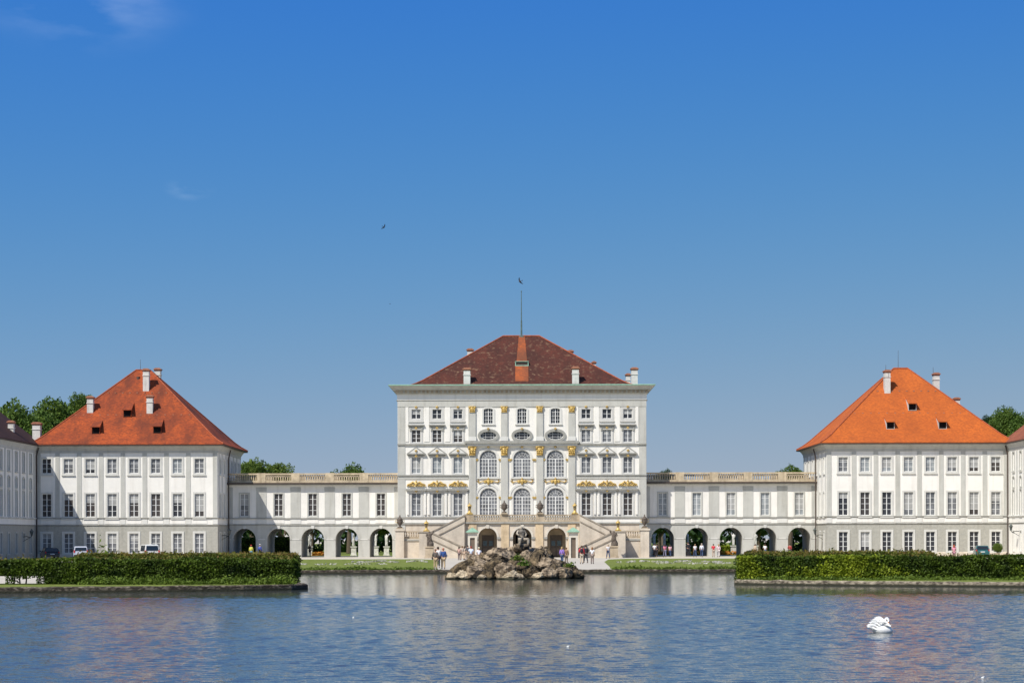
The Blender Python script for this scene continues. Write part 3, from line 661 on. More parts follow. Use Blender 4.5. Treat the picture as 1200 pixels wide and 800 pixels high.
def dormer(root, rf, px, py_top, py_bot, m, w=1.05):
    """small catslide dormer on the front slope"""
    k = 267.5/F; z0 = PZ(py_bot, 268); y0 = roof_y(z0); y0 -= 0.25; x = PX(px, y0); pl = root.location; hh = 0.95
    zt = PZ(py_top-3, 270); yb = roof_y(zt)+0.12
    h2 = w/2; mb = MB()
    mb.quad((-h2-.1, -0.34, hh+0.02), (h2+.1, -0.34, hh+0.02), (h2*0.9, yb-y0, zt-z0), (-h2*0.9, yb-y0, zt-z0))
    mb.quad((-h2-.1, -0.34, hh-0.08), (-h2*0.9, yb-y0, zt-z0-0.1), (h2*0.9, yb-y0, zt-z0-0.1), (h2+.1, -0.34, hh-0.08))
    mb.quad((-h2-.1, -0.34, hh-0.08), (h2+.1, -0.34, hh-0.08), (h2+.1, -0.34, hh+0.02), (-h2-.1, -0.34, hh+0.02))
    mb.quad((-h2-.1, -0.34, hh-0.08), (-h2-.1, -0.34, hh+0.02), (-h2*0.9, yb-y0, zt-z0), (-h2*0.9, yb-y0, zt-z0-.1))
    mb.quad((h2+.1, -0.34, hh-0.08), (h2+.1, -0.34, hh+0.02), (h2*0.9, yb-y0, zt-z0), (h2*0.9, yb-y0, zt-z0-.1))
    d_ = put('dormer', mb.mesh('dormer', m), rf, (x-pl[0], y0-pl[1], z0-pl[2]))
    ck = MB()
    for sx in (-1, 1): ck.prism([(0, -0.05), (0, 0)], 0, 0) if False else ck.quad((sx*h2, 0, -0.1), (sx*h2, (yb-y0)*0.92, (zt-z0)*0.88), (sx*h2, 0, hh-0.08))
    ck.box(-h2, -h2+0.05, -0.0, 0.05, 0, hh-0.08); ck.box(h2-0.05, h2, -0.0, 0.05, 0, hh-0.08); ck.box(-h2+0.05, h2-0.05, 0, 0.05, 0, 0.05)
    pl2 = root.location
    put('dormer_cheek', ck.mesh('dormer_cheek', CHIM if px > 600 else m), rf, (x-pl2[0], y0-pl2[1], z0-pl2[2]))
    put('dormer_window', MB().box(-h2+0.06, h2-0.06, 0.06, 0.12, 0.04, hh-0.09).mesh('dormer_window', BLACKO), rf, (x-pl2[0], y0-pl2[1], z0-pl2[2]))

pl_root, pl_roof, pl_cx = pavilion(-1, 'white square pavilion on the left with weathered streaky orange hip roof', ROOF_L)
pr_root, pr_roof, pr_cx = pavilion(1, 'white square pavilion on the right with clean bright orange hip roof', ROOF_R)
def stack(rf, px, ytop, ybot, D, w=0.8, dd=0.9):
    x = PX(px, D); chimney(rf, x, D, PZ(ybot, D)-0.9, PZ(ytop, D), w, dd)
def front_stack(rf, px, ytop, ybot, w=0.8):
    z = PZ(ybot, 270); y = roof_y(z)+0.4; chimney(rf, PX(px, y), y, z-0.9, PZ(ytop, y), w, 0.8)
front_stack(pl_roof, 172, 431, 456); front_stack(pl_roof, 176.3, 462, 485); stack(pl_roof, 185.5, 430.5, 445, 278.5)
front_stack(pl_roof, 106.5, 463, 484)
front_stack(pr_roof, 1039.8, 434.5, 461); stack(pr_roof, 1097.3, 438, 458, 279); stack(pr_roof, 1121, 467, 478, 281)
for px, a, c in ((149.5, 471, 487), (112.5, 493, 508), (184.5, 491, 507.5)): dormer(pl_root, pl_roof, px, a, c, ROOF_L)
for px, a, c in ((1069.5, 466, 481), (1043.8, 491, 504), (1105, 490, 504)): dormer(pr_root, pr_roof, px, a, c, ROOF_R)
for rt_, rf_, cx_ in ((pl_root, pl_roof, pl_cx), (pr_root, pr_roof, pr_cx)):
    for zz, n_ in ((PZ(485, 269), 15), (PZ(459, 272), 9)):
        vt = MB(); hw_ = 12.3*(1-(zz-15.15)/10.45)+0.4; y_ = roof_y(zz)
        for i in range(n_): x_ = -hw_+2*hw_*(i+0.5)/n_; vt.box(x_-0.11, x_+0.11, -0.16, 0.1, -0.02, 0.10)
        put('vent_tiles', vt.mesh('vent_tiles', BRICK), rf_, (0, y_-rt_.location[1], zz-GZ))
def rod(rf, px, y0, y1, D, r=0.035):
    pl = rf.parent.location; put('lightning_rod', MB().tube([(0, 0, 0), (0, 0, PZ(y1, D)-PZ(y0, D))], [r, r*0.5], 6).mesh('lightning_rod', LEAD), rf, (PX(px, D)-pl[0], D-pl[1], PZ(y0, D)-pl[2]))
rod(pl_roof, 165, 434, 420, 276); rod(pr_roof, 1053, 434, 411, 276); rod(pr_roof, 1038.5, 435, 428, 271.5); rod(pr_roof, 1094, 439, 431, 279)
vn = MB().lathe([(0.24, -0.2), (0.24, 0.2)], seg=12); 
put('roof_vent', vn.mesh('roof_vent', LEAD), pl_roof, (PX(159.5, 273)-pl_cx, roof_y(PZ(441, 273.5))-275.85, PZ(441, 273.5)-GZ))

# =================================================================== WINGS
def wing(s, label, roofm):
    xi, xo = 62.9, 77.0; D0, D1 = 222.0, 266.9
    X0, X1 = (-xo, -xi) if s < 0 else (xi, xo); cx, cy = (X0+X1)/2, (D0+D1)/2; hw, hd = (X1-X0)/2, (D1-D0)/2
    root = thing('palace_wing', label, 'palace wing', (cx, cy, GZ), 'long wings running towards the viewer')
    f = Face(root, -xi if s < 0 else xi, cy, R(90) if s < 0 else R(-90))
    # u grows with depth on the left wing, shrinks on the right wing
    dep = [262.0-3.72*i for i in range(11)]; us = [(d-cy)*(1 if s < 0 else -1) for d in dep]
    rows = [(11.4, 13.7), (9.3, 10.6), (5.75, 8.9)]
    f.put('wall', wall_mesh('wall', WHITE if s > 0 else WHITE, -hd, hd, 4.62, 15.0, [('seg' if z[1] < 11 and z[0] > 9 else 'rect', u, 0.5, *z) for u in us for z in rows]))
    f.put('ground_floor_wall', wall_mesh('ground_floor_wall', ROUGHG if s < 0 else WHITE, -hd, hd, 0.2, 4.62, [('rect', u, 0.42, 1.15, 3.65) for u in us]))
    for u in us:
        window(f, u, rows[0][0], 1.0, 2.3, rows=3, glass=GLASS, sur=0.16, surm=GREY)
        window(f, u, rows[1][0], 1.0, 1.3, kind='seg', rows=2, glass=GLASS, sur=0.16, surm=GREY, sill=False)
        window(f, u, rows[2][0], 1.0, 3.15, rows=4, glass=CURT2 if s < 0 else GLASSB, sur=0.16, surm=GREY)
        window(f, u, 1.15, 0.84, 2.5, rows=4, glass=GLASS, sur=0.16, surm=GREY if s < 0 else TRIM, sill=False)
    for i in range(12):
        u = (262.0+1.86-3.72*i-cy)*(1 if s < 0 else -1)
        if abs(u) < hd-0.3: box_part(f, 'pilaster', GREY, u-0.26, u+0.26, 5.66, 14.0, 0.06)
    o = MB(); o.box(-hw+0.012, hw-0.012, -hd+0.01, -hd+0.3, 0, 14.6); o.box(-hw+0.012, hw-0.012, hd-0.3, hd-0.01, 0, 14.6)
    xw = -hw if s < 0 else hw-0.3; o.box(xw+0.001*s, xw+0.3+0.001*s, -hd+0.31, hd-0.31, 0, 14.6); put('wall', o.mesh('wall', WHITE), root)
    B = lambda m_, nm, prof: put(nm, MB().sweep([(d, z-GZ) for d, z in prof], -hw, hw, -hd, hd).mesh(nm, m_), root)
    B(TRIM, 'string_course', [(0, 5.42), (0.09, 5.48), (0.14, 5.56), (0.14, 5.64), (0.0, 5.70)])
    B(DTRIM, 'string_course', [(0, 4.60), (0.07, 4.62), (0.11, 4.70), (0.0, 4.76)])
    B(GREY, 'cornice', [(0, 14.0), (0.06, 14.02), (0.06, 14.35), (0.12, 14.42), (0.2, 14.6), (0.34, 14.82), (0.36, 14.98)])
    e = 0.5
    rf = hip_roof('roof', roofm, root, X0-e, X1+e, D0-e, D1+e, 15.15, cx, cx, cy, 15.16, ridge=False) if False else None
    mb = MB(); zt = 21.0; A = [(X0-e, D0-e), (X1+e, D0-e), (X1+e, D1+e-0.0), (X0-e, D1+e)]
    A = [(x-cx, y-cy, 15.12-GZ) for x, y in A]; r0, r1 = (0, -hd+3, zt-GZ), (0, hd+e-0.8, zt-GZ)
    mb.quad(A[0], A[1], r0); mb.quad(A[1], A[2], r1, r0); mb.quad(A[2], A[3], r1); mb.quad(A[3], A[0], r0, r1)
    mb.quad(*[(p[0], p[1], p[2]-0.14) for p in reversed(A)])
    for i in range(4):
        p, q = A[i], A[(i+1) % 4]; mb.quad((p[0], p[1], p[2]-0.14), (q[0], q[1], q[2]-0.14), q, p)
    rf = put('roof', mb.mesh('roof', roofm), root)
    put('gutter', MB().sweep([(e-0.16, 14.88-GZ), (e+0.03, 14.91-GZ), (e+0.06, 15.01-GZ), (e-0.02, 15.04-GZ)], -hw, hw, -hd, hd).mesh('gutter', LEAD), root)
    return root, rf
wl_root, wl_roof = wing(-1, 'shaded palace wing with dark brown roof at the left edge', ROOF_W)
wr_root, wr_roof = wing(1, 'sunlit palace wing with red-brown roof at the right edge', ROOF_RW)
chimney(wl_roof, PX(43.6, 266), 266, PZ(513, 266)-1.3, PZ(493.5, 266), 1.0, 0.9)
chimney(wl_roof, PX(13.5, 258), 258, PZ(505, 258)-1.3, PZ(491.5, 258), 0.7, 0.7)
put('copper_flashing', MB().quad((0, 0, 0), (0.9, 0.0, -0.75), (0.9, 0.5, -0.6), (0.1, 0.7, 0.25), (-0.1, 0.2, 0.3)).mesh('copper_flashing', COPPER), wl_roof, (PX(45, 266)-wl_root.location[0], 265.9-wl_root.location[1], PZ(514, 266)-GZ+0.12))

# =================================================================== ARCADED GALLERIES
def balustrade_mesh(name, u0, u1, posts, h=1.5, ph=None):
    """stone balustrade along u with pedestals at posts; base z = 0"""
    mb = MB(); ph = ph or h; edges = [u0] + [c for p in posts for c in (p-0.57, p+0.57)] + [u1]
    for p in posts: mb.box(p-0.57, p+0.57, -0.06, 0.30, 0, ph+0.03)
    for a, c in zip(edges[0::2], edges[1::2]):
        if c-a < 0.2: continue
        mb.box(a, c, -0.02, 0.26, 0, h*0.28); mb.box(a, c, -0.05, 0.29, h*0.84, h)
        n_ = max(1, int((c-a)/0.30))
        for i in range(n_):
            x = a+(i+0.5)*(c-a)/n_; hh = h*0.56; z = h*0.28
            mb.lathe([(0.065, z), (0.095, z+hh*0.28), (0.05, z+hh*0.62), (0.075, z+hh)], x, 0.12, 6)
    return mb
def gallery(s, label):
    D0, D1 = 274.0, 282.0; xi, xo = 16.4, 39.4
    X0, X1 = (-xo, -xi) if s < 0 else (xi, xo); cx, hw = (X0+X1)/2, (X1-X0)/2; cy = (D0+D1)/2
    root = thing('arcaded_gallery', label, 'gallery building', (cx, cy, GZ), 'arcaded linking galleries')
    f = Face(root, cx, D0, 0); c0 = 286.5 if s < 0 else 776.7
    us = [PX(c0+40*i, 274)-cx for i in range(5)]
    arches = [('arch', u, 1.52, 0.2, 4.26) for u in us]
    f.put('wall', wall_mesh('wall', WHITE, -hw, hw, 4.75, 10.1, [('rect', u, 0.57, 5.91, 8.9) for u in us]))
    f.put('arcade_wall', wall_mesh('arcade_wall', GREY, -hw, hw, 0.2, 4.75, arches, depth=1.1, back=True))
    Face(root, cx, D1-1.1, 0).put('arcade_wall', wall_mesh('arcade_wall', GREY, -hw, hw, 0.2, 4.75, arches, depth=1.1, back=True))
    f.put('ceiling_slab', MB().box(-hw, hw, 0.32, D1-D0-0.02, 4.78, 5.1).mesh('ceiling_slab', GREY))
    f.put('wall', MB().box(-hw, hw, D1-D0-0.3, D1-D0, 5.12, 10.1).mesh('wall', WHITE))
    f.put('roof_terrace', MB().box(-hw, hw, -0.30, D1-D0+0.3, 10.12, 10.22).mesh('roof_terrace', LEAD))
    step = us[1]-us[0]
    for i in range(6):   # side walls of the vaulted passages
        a_ = us[0]+step*(i-1)+1.52 if i else -hw; c_ = us[0]+step*i-1.52 if i < 5 else hw
        f.put('passage_wall', MB().box(a_-(a_+c_)/2+0.01, c_-(a_+c_)/2-0.01, 1.1, D1-D0-1.1, 0.2, 4.78).mesh('passage_wall', GREY), (a_+c_)/2, 0)
    for i in range(-1, 5):
        u = us[0]+step*(i+0.5); u = max(-hw+0.35, min(hw-0.35, u)); w_ = 0.68 if 0 <= i < 4 else 0.34
        box_part(f, 'pilaster', GREY, u-w_, u+w_, 5.7, 9.35, 0.05)
        box_part(f, 'pilaster_capital', GREY, u-w_-0.03, u+w_+0.03, 9.35, 9.75, 0.09)
        box_part(f, 'pilaster_base', TRIM, u-w_-0.02, u+w_+0.02, 4.88, 5.5, 0.07)
        box_part(f, 'impost', TRIM, u-w_-0.075, u+w_+0.075, 2.74, 2.86, 0.04)
    gr = random.Random(5+s)
    for i, u in enumerate(us):
        shade = (i == 0)
        window(f, u, 5.91, 1.14, 2.99, rows=4, glass=CURT2 if s < 0 and i == 0 else (GLASSB if s < 0 else CURT), sur=0.17, surm=GREY)
        box_part(f, 'panel', WHITE, u-0.75, u+0.75, 4.95, 5.45, 0.045)
        m_ = MB(); m_.ring(arc(0, 0, 1.80, 0, math.pi, 16), arc(0, 0, 1.521, 0, math.pi, 16), -0.05, 0.02, closed=False); f.put('arch_moulding', m_.mesh('arch_moulding', GREY), u, 2.74)
        f.put('keystone', MB().prism([(-0.16, 0), (0.16, 0), (0.22, 0.42), (-0.22, 0.42)], -0.11, 0.02).mesh('keystone', SURR), u, 4.2)
    for nm, m_, z0, z1, p in (('string_course', DTRIM, 5.54, 5.66, 0.14), ('string_course', DTRIM, 4.66, 4.84, 0.10), ('frieze', WHITE, 9.78, 10.05, 0.07), ('cornice', DTRIM, 10.05, 10.16, 0.55), ('cornice', LEAD, 10.161, 10.34, 0.72)):  # near-black LEAD strip paints the line of shade under the balustrade
        box_part(f, nm, m_, -hw, hw, z0, z1, p)
    posts = [us[0]+step*(i+0.5) for i in range(4)]
    b1 = balustrade_mesh('balustrade', -hw, hw, posts, 1.32); f.put('balustrade', b1.mesh('balustrade', BALU), 0, 10.30, 0.12)
    Face(root, cx, D1-0.3, 0).put('balustrade', b1.mesh('balustrade', BUFFD), 0, 10.23, 0)
    return root
gallery(-1, 'low white gallery with five arches joining the left pavilion to the main building')
gallery(1, 'low white gallery with five arches joining the right pavilion to the main building')

# =================================================================== MAIN BUILDING
DC, DCB = 270.0, 296.0; HW = 16.4; mcy = (DC+DCB)/2
main = thing('main_palace_building', 'tall five-storey white central palace building with gilded ornament and brown hip roof', 'palace', (0, mcy, GZ))
f = Face(main, 0, DC, 0)
cu = [-13.95, -11.2, -8.44, 8.44, 11.2, 13.95]; bu = [-4.44, 0.0, 4.40]
r1, r2, r3, r4 = (18.62, 19.88), (15.52, 17.18), (11.45, 13.6), (5.85, 8.85)
holes = [('rect', u, 0.6, *r) for u in cu for r in (r1, r2, r3, r4)]
holes += [('seg', u, 0.62, 17.96, 20.0) for u in bu] + [('oval', u, 1.07, 15.84, 16.96) for u in bu] + [('arch', u, 1.16, 10.93, 14.48) for u in bu] + [('arch', u, 1.16, 5.9, 9.5) for u in bu]
# the wall is cut in storeys so that the openings' grid stays simple
cuts = [0.3, 5.75, 11.05 - 0.35, 15.3, 17.5, 21.0]
for a, c in zip(cuts, cuts[1:]):
    hs_ = [h for h in holes if a <= h[3] and h[4] <= c]
    if a == 0.3: hs_ = [('rect', u, 0.85, 0.4, 3.3) for u in bu]
    f.put('wall', wall_mesh('wall', WHITE if a > 1 else BUFF, -HW, HW, a, c, hs_))
mb = MB(); mb.box(-HW, -HW+0.3, 0.301, DCB-DC-0.3, 0.3, 21); mb.box(HW-0.3, HW, 0.301, DCB-DC-0.3, 0.3, 21); mb.box(-HW, HW, DCB-DC-0.3, DCB-DC, 0.3, 21)
f.put('wall', mb.mesh('wall', WHITE))
for i, u in enumerate(cu):
    window(f, u, r1[0], 1.2, 1.26, rows=2, glass=GLASS, sur=0.34, surm=BAY, proud=0.05)
    window(f, u, r2[0], 1.2, 1.66, rows=3, glass=GLASSB if i < 3 else CURT2, sur=0.26, surm=BAY)
    window(f, u, r3[0], 1.2, 2.15, rows=3, glass=CURT if i in (0, 1, 2) else CURT2, sur=0.26, surm=BAY)
    window(f, u, r4[0], 1.2, 3.0, rows=4, glass=CURT2 if i < 3 else GLASSB, sur=0.28, surm=BAY)
    hd_ = MB(); hd_.box(-1.08, 1.08, -0.34, 0.02, 0, 0.14); hd_.box(-0.92, 0.92, -0.22, 0.02, -0.16, -0.002); hd_.box(-0.85, -0.62, -0.16, 0.01, -0.7, -0.162); hd_.box(0.62, 0.85, -0.16, 0.01, -0.7, -0.162)
    f.put('window_hood', hd_.mesh('window_hood', DTRIM), u, 17.72)
    pd = MB(); pd.prism([(-1.24, 0), (1.24, 0), (1.24, 0.12), (0, 1.02), (-1.24, 0.12)], -0.36, 0.02); pd.box(-1.05, 1.05, -0.2, 0.02, -0.2, -0.002)
    f.put('pediment', pd.mesh('pediment', DTRIM), u, 13.93)
    pi_ = MB(); pi_.prism([(-0.95, 0.14), (0.95, 0.14), (0, 0.82)], -0.375, -0.30)
    f.put('pediment_field', pi_.mesh('pediment_field', TRIM), u, 13.93)
    for k in (-1, 1):
        lv = box_part(f, 'pilaster_strip', WHITE, u+k*1.13-0.14, u+k*1.13+0.14, 6.0, 8.95, 0.16)
    box_part(f, 'window_hood', DTRIM, u-1.36, u+1.36, 9.18, 9.42, 0.42)
    box_part(f, 'frieze', TRIM, u-1.2, u+1.2, 8.96, 9.179, 0.22)
def ornament(kind, seed):
    key = ('orn', kind, seed)
    if key in _w: return _w[key]
    rs = random.Random(seed); mb = MB()
    if kind == 'crest':       # gilded cartouche with scrolls each side
        mb.blob((0, -0.14, 0.38), (0.22, 0.12, 0.34)); mb.blob((0, -0.2, 0.78), (0.13, 0.08, 0.12))
        for s in (-1, 1):
            mb.tube([(s*0.15, -0.1, 0.55), (s*0.45, -0.12, 0.70), (s*0.75, -0.1, 0.45), (s*1.1, -0.1, 0.32), (s*1.22, -0.08, 0.12)], [0.08, 0.12, 0.11, 0.13, 0.07], 6)
            mb.tube([(s*0.2, -0.1, 0.12), (s*0.5, -0.12, 0.22), (s*0.9, -0.1, 0.10)], [0.08, 0.10, 0.06], 6)
            for k in range(5): mb.blob((s*(0.35+0.18*k), -0.16, 0.30+0.12*math.sin(k*1.7)), 0.09, 6, 4)
    elif kind == 'shell':
        for k in range(5):
            a = math.pi*(0.15+0.7*k/4); mb.blob((0.2*math.cos(a), -0.1, 0.15+0.2*math.sin(a)), (0.08, 0.06, 0.13), 6, 4)
        mb.blob((0, -0.13, 0.1), 0.11, 6, 4)
    elif kind == 'swag':
        mb.tube([(-1.55, -0.06, 0.62), (-1.2, -0.09, 0.38), (-0.8, -0.1, 0.5), (-0.35, -0.12, 0.62), (0, -0.14, 0.5), (0.35, -0.12, 0.62), (0.8, -0.1, 0.5), (1.2, -0.09, 0.38), (1.55, -0.06, 0.62)], [0.04, 0.08, 0.06, 0.10, 0.12, 0.10, 0.06, 0.08, 0.04], 6)
        mb.blob((0, -0.18, 0.42), (0.22, 0.14, 0.36)); mb.blob((0, -0.2, 0.86), (0.14, 0.1, 0.12))
        for s in (-1, 1):
            mb.blob((s*0.42, -0.12, 0.42), (0.2, 0.08, 0.16)); mb.tube([(s*1.3, -0.05, 0.8), (s*1.35, -0.05, 0.45), (s*1.2, -0.05, 0.15)], [0.06, 0.05, 0.02], 5)
    elif kind == 'capital':
        mb.prism([(-0.40, 0), (0.40, 0), (0.44, 0.5), (0.56, 1.03), (-0.56, 1.03), (-0.44, 0.5)], -0.16, 0.05); mb.box(-0.45, 0.45, -0.2, 0.05, -0.06, 0.05)
        for r_, z in ((4, 0.28), (3, 0.55)):
            for k in range(r_): mb.blob((-0.33+0.66*k/(r_-1), -0.17, z), (0.10, 0.07, 0.17), 6, 4)
        for s in (-1, 1): mb.blob((s*0.42, -0.19, 0.88), (0.16, 0.1, 0.14), 8, 5)
        mb.box(-0.56, 0.56, -0.22, 0.05, 1.02, 1.13)
    elif kind == 'impost':
        mb.box(-0.42, 0.42, -0.14, 0.02, 0, 0.13); mb.box(-0.34, 0.34, -0.10, 0.02, -0.14, -0.002)
    if kind == 'shell': mb.v = [(x*0.72, y*0.8, z*0.72) for x, y, z in mb.v]
    if kind == 'impost': mb.v = [(x*0.8, y*0.8, z) for x, y, z in mb.v]
    me = mb.mesh('gilded_ornament', GOLD, smooth=(kind != 'impost')); _w[key] = me; return me
for u in cu:
    f.put('gilded_ornament', ornament('crest', 1), u, 9.62, 0.02)
    f.put('gilded_ornament', ornament('shell', 2), u, 17.2, 0.22)
    f.put('gilded_ornament', ornament('shell', 2), u, 13.52, 0.20)
    f.put('gilded_ornament', ornament('shell', 2), u, 14.22, 0.38)
    f.put('gilded_ornament', ornament('shell', 2), u, 8.93, 0.26)
    f.put('gilded_ornament', ornament('shell', 3), u, 19.98, 0.05)
for u in bu:
    window(f, u, 17.96, 1.24, 2.04, kind='seg', rows=4, cols=4, glass=GLASS, sur=0.24, surm=TRIM, bar=0.04)
    window(f, u, 15.84, 2.14, 1.12, kind='oval', rows=3, cols=6, glass=GLASS, sur=0.34, surm=DTRIM, sill=False, bar=0.03, proud=0.16)
    for z0, z1 in ((10.93, 14.48), (5.9, 9.5)):
        window(f, u, z0, 2.32, z1-z0, kind='arch', rows=5, cols=6, glass=CURT2, sur=0.28, surm=TRIM, sill=False, bar=0.055, mull=0.14)
        zs_ = z1-1.16
        for k in (-1, 1): f.put('gilded_ornament', ornament('impost', 0), u+k*1.66, zs_-0.12, 0.05)
    f.put('gilded_ornament', ornament('swag', 4), u, 9.86, 0.03)
    f.put('gilded_ornament', ornament('shell', 2), u, 14.72, 0.15)
    f.put('gilded_ornament', ornament('shell', 2), u, 17.1, 0.2)
    ar = MB(); ar.ring(arc(0, 0, 1.78, 0, math.pi, 18), arc(0, 0, 1.5, 0, math.pi, 18), -0.12, 0.02, closed=False); f.put('arch_moulding', ar.mesh('arch_moulding', TRIM), u, 8.34)
for u in (-6.55, -2.34, 2.34, 6.55):
    box_part(f, 'giant_pilaster', GREY, u-0.46, u+0.46, 6.0, 13.85, 0.22)
    f.put('capital', ornament('capital', 0), u, 13.85, 0.20)
    box_part(f, 'upper_pilaster', GREY, u-0.44, u+0.44, 15.75, 19.55, 0.18)
    box_part(f, 'pilaster_base', TRIM, u-0.52, u+0.52, 15.72, 16.25, 0.24)
    cp = f.put('capital', ornament('capital', 0), u, 19.5, 0.16); cp.scale = (0.86, 0.6, 0.68)
for s in (-1, 1):
    box_part(f, 'corner_pilaster', GREY, s*15.9-0.48, s*15.9+0.48, 0.4, 20.2, 0.06)
    for u in (12.57, 9.82):
        box_part(f, 'pilaster_strip', WHITE, s*u-0.34, s*u+0.34, 15.6, 20.2, 0.07)
    for u in (15.16, 7.24): box_part(f, 'pilaster_strip', WHITE, s*u-0.2, s*u+0.2, 15.6, 20.2, 0.08)
for nm, m_, u0, u1, z0, z1, p in (('string_course', DTRIM, -HW-0.02, HW+0.02, 15.16, 15.34, 0.20), ('ledge', DTRIM, -7.5, 7.5, 15.35, 15.68, 0.62), ('ledge', TRIM, -7.3, 7.3, 15.02, 15.349, 0.40),
        ('string_course', DTRIM, -HW-0.02, HW+0.02, 11.10, 11.24, 0.20), ('band', GREY, -HW-0.01, HW+0.01, 10.68, 11.099, 0.08),
        ('band', GREY, -HW-0.01, HW+0.01, 20.2, 20.98, 0.10), ('string_course', DTRIM, -HW-0.02, HW+0.02, 5.52, 5.70, 0.20),
        ('band', WHITE, -HW-0.01, HW+0.01, 4.95, 5.519, 0.08), ('band', DTRIM, -HW-0.015, HW+0.015, 4.74, 4.949, 0.16)):
    if nm == 'string_course' and z0 == 11.10:
        for a, c in ((-HW, -7.1), (7.1, HW)): box_part(f, nm, m_, a, c, z0, z1, p)
    elif nm == 'band' and z0 == 10.68:
        for a, c in ((-HW, -7.1), (7.1, HW)): box_part(f, nm, m_, a, c, z0, z1, p)
    else: box_part(f, nm, m_, u0, u1, z0, z1, p)
for i in range(3):
    u = bu[i]; box_part(f, 'sill_band', TRIM, u-1.5, u+1.5, 10.72, 10.9, 0.15)
hy = (DCB-DC)/2
SW = lambda nm, m_, prof: put(nm, MB().sweep([(d, z-GZ) for d, z in prof], -HW, HW, -hy, hy).mesh(nm, m_), main)
SW('architrave', DTRIM, [(0.0, 20.97), (0.14, 20.99), (0.18, 21.06), (0.05, 21.10)])
SW('frieze', WHITE, [(0.04, 21.08), (0.06, 21.82), (0.02, 21.84)])
SW('cornice', GREY, [(0.05, 21.80), (0.22, 21.92), (0.24, 22.34), (0.62, 22.42), (0.70, 22.60), (1.02, 22.82), (1.10, 22.94)])
SW('copper_gutter', COPPER, [(1.06, 22.90), (1.16, 22.94), (1.18, 23.04), (0.9, 23.09), (-1.9, 23.14)])
n_d = 58; DEN = MB().box(-0.16, 0.16, -0.13, 0.13, 0, 0.31).mesh('dentil', BUFFD)
for i in range(n_d):
    x = -HW-0.3+(2*HW+0.6)*(i+0.5)/n_d; put('dentil', DEN, main, (x, -hy-0.33, 22.02-GZ))
mroof = hip_roof('roof', ROOF_C, main, -14.95, 14.9, DC+1.6, DCB-1.6, 23.12, -2.6, 2.45, mcy, 30.75)
def mroof_y(z): return DC+1.6+(mcy-DC-1.6)*(0.14+(z-23.12-0.105*7.63)/(7.63*0.895)*0.86)
# strip of new orange tiles down the middle with a hatch
st_ = MB(); NW = roof_mat('new_orange_tiles', (0.44, 0.105, 0.028), (0.30, 0.085, 0.035), (0.15, 0.055, 0.03), 0.8)
za, zb_, zc_ = 24.25, 26.1, 30.72
for (z0, z1, w0, w1) in ((23.75, zb_, 0.88, 0.88), (26.7, zc_, 0.72, 0.42)):
    st_.quad((-w0, mroof_y(z0)-mcy-0.045, z0-GZ+0.03), (w0, mroof_y(z0)-mcy-0.045, z0-GZ+0.03), (w1, mroof_y(z1)-mcy-0.045, z1-GZ+0.03), (-w1, mroof_y(z1)-mcy-0.045, z1-GZ+0.03))
strip = put('new_tile_strip', st_.mesh('new_tile_strip', NW), mroof)
ht = MB(); yh = mroof_y(26.1)-mcy; ht.box(-0.92, 0.92, yh-0.12, yh+1.0, 26.08-GZ, 26.18-GZ); ht.box(-0.9, -0.8, yh-0.05, yh+0.7, 26.18-GZ, 26.66-GZ); ht.box(0.8, 0.9, yh-0.05, yh+0.7, 26.18-GZ, 26.66-GZ); ht.box(-0.92, 0.92, yh-0.1, yh+1.1, 26.66-GZ, 26.73-GZ)
put('roof_hatch', ht.mesh('roof_hatch', COPPER), mroof)
put('hatch_opening', MB().box(-0.8, 0.8, yh+0.05, yh+0.6, 26.19-GZ, 26.65-GZ).mesh('hatch_opening', LEAD), mroof)
for px, a, c in ((547.7, 431, 450), (674.8, 430, 450)):
    D_ = DC+2.6; chimney(mroof, PX(px, D_), D_, 22.9, PZ(a, D_), 0.88, 0.9)
chimney(mroof, PX(743.8, 276), 276, 23.1, PZ(431, 276), 0.85, 0.9); chimney(mroof, PX(736.4, 284), 284, 23.1, PZ(438, 284), 0.6, 0.9)
chimney(mroof, PX(551.5, 287), 287, 25.5, PZ(408.5, 287), 0.8, 0.8); chimney(mroof, PX(669, 289), 289, 25.5, PZ(410.5, 289), 0.7, 0.8); chimney(mroof, PX(696.5, 290), 290, 24.5, PZ(423.5, 290), 0.5, 0.6)
lr = MB(); lr.tube([(0, 0, 0), (0, 0, 2.2)], [0.13, 0.10], 8); lr.tube([(0, 0, 2.2), (0, 0, 6.2)], [0.075, 0.045], 8); lr.blob((0, 0, 6.25), 0.09); lr.box(-0.32, 0.32, -0.3, 0.3, -0.5, 0.12)
put('flagpole', lr.mesh('flagpole', mat('dull_green_metal', (0.10, 0.15, 0.14), 0.6, 0.2, 2)), mroof, (-0.05, 0, 30.7-GZ))

# ---- entrance terrace and double stair (part of the main building)
DT = 263.0; TW = 7.35; DK = 4.90
ft = Face(main, 0, DT, 0)
ft.put('terrace_wall', wall_mesh('terrace_wall', BUFF, -TW, TW, 0.25, DK, [('arch', u, 1.2, 0.3, 4.22) for u in bu], depth=1.0, back=True))
ft.put('terrace_deck', MB().box(-TW, TW, 1.02, DC-DT-0.01, DK-0.45, DK-0.02).mesh('terrace_deck', BUFF))
ft.put('terrace_cornice', MB().box(-TW-0.05, TW+0.05, -0.26, 1.0, DK-0.12, DK+0.06).mesh('terrace_cornice', DTRIM))
sd = MB()
for s in (-1, 1): sd.box(s*TW-(0.5 if s > 0 else 0), s*TW+(0.5 if s < 0 else 0), 1.01, DC-DT-0.02, 0.3, DK-0.46)
ft.put('terrace_side_wall', sd.mesh('terrace_side_wall', BUFF))
bal = MB(); ped = [-TW+0.55, -2.3, 2.3, TW-0.55]
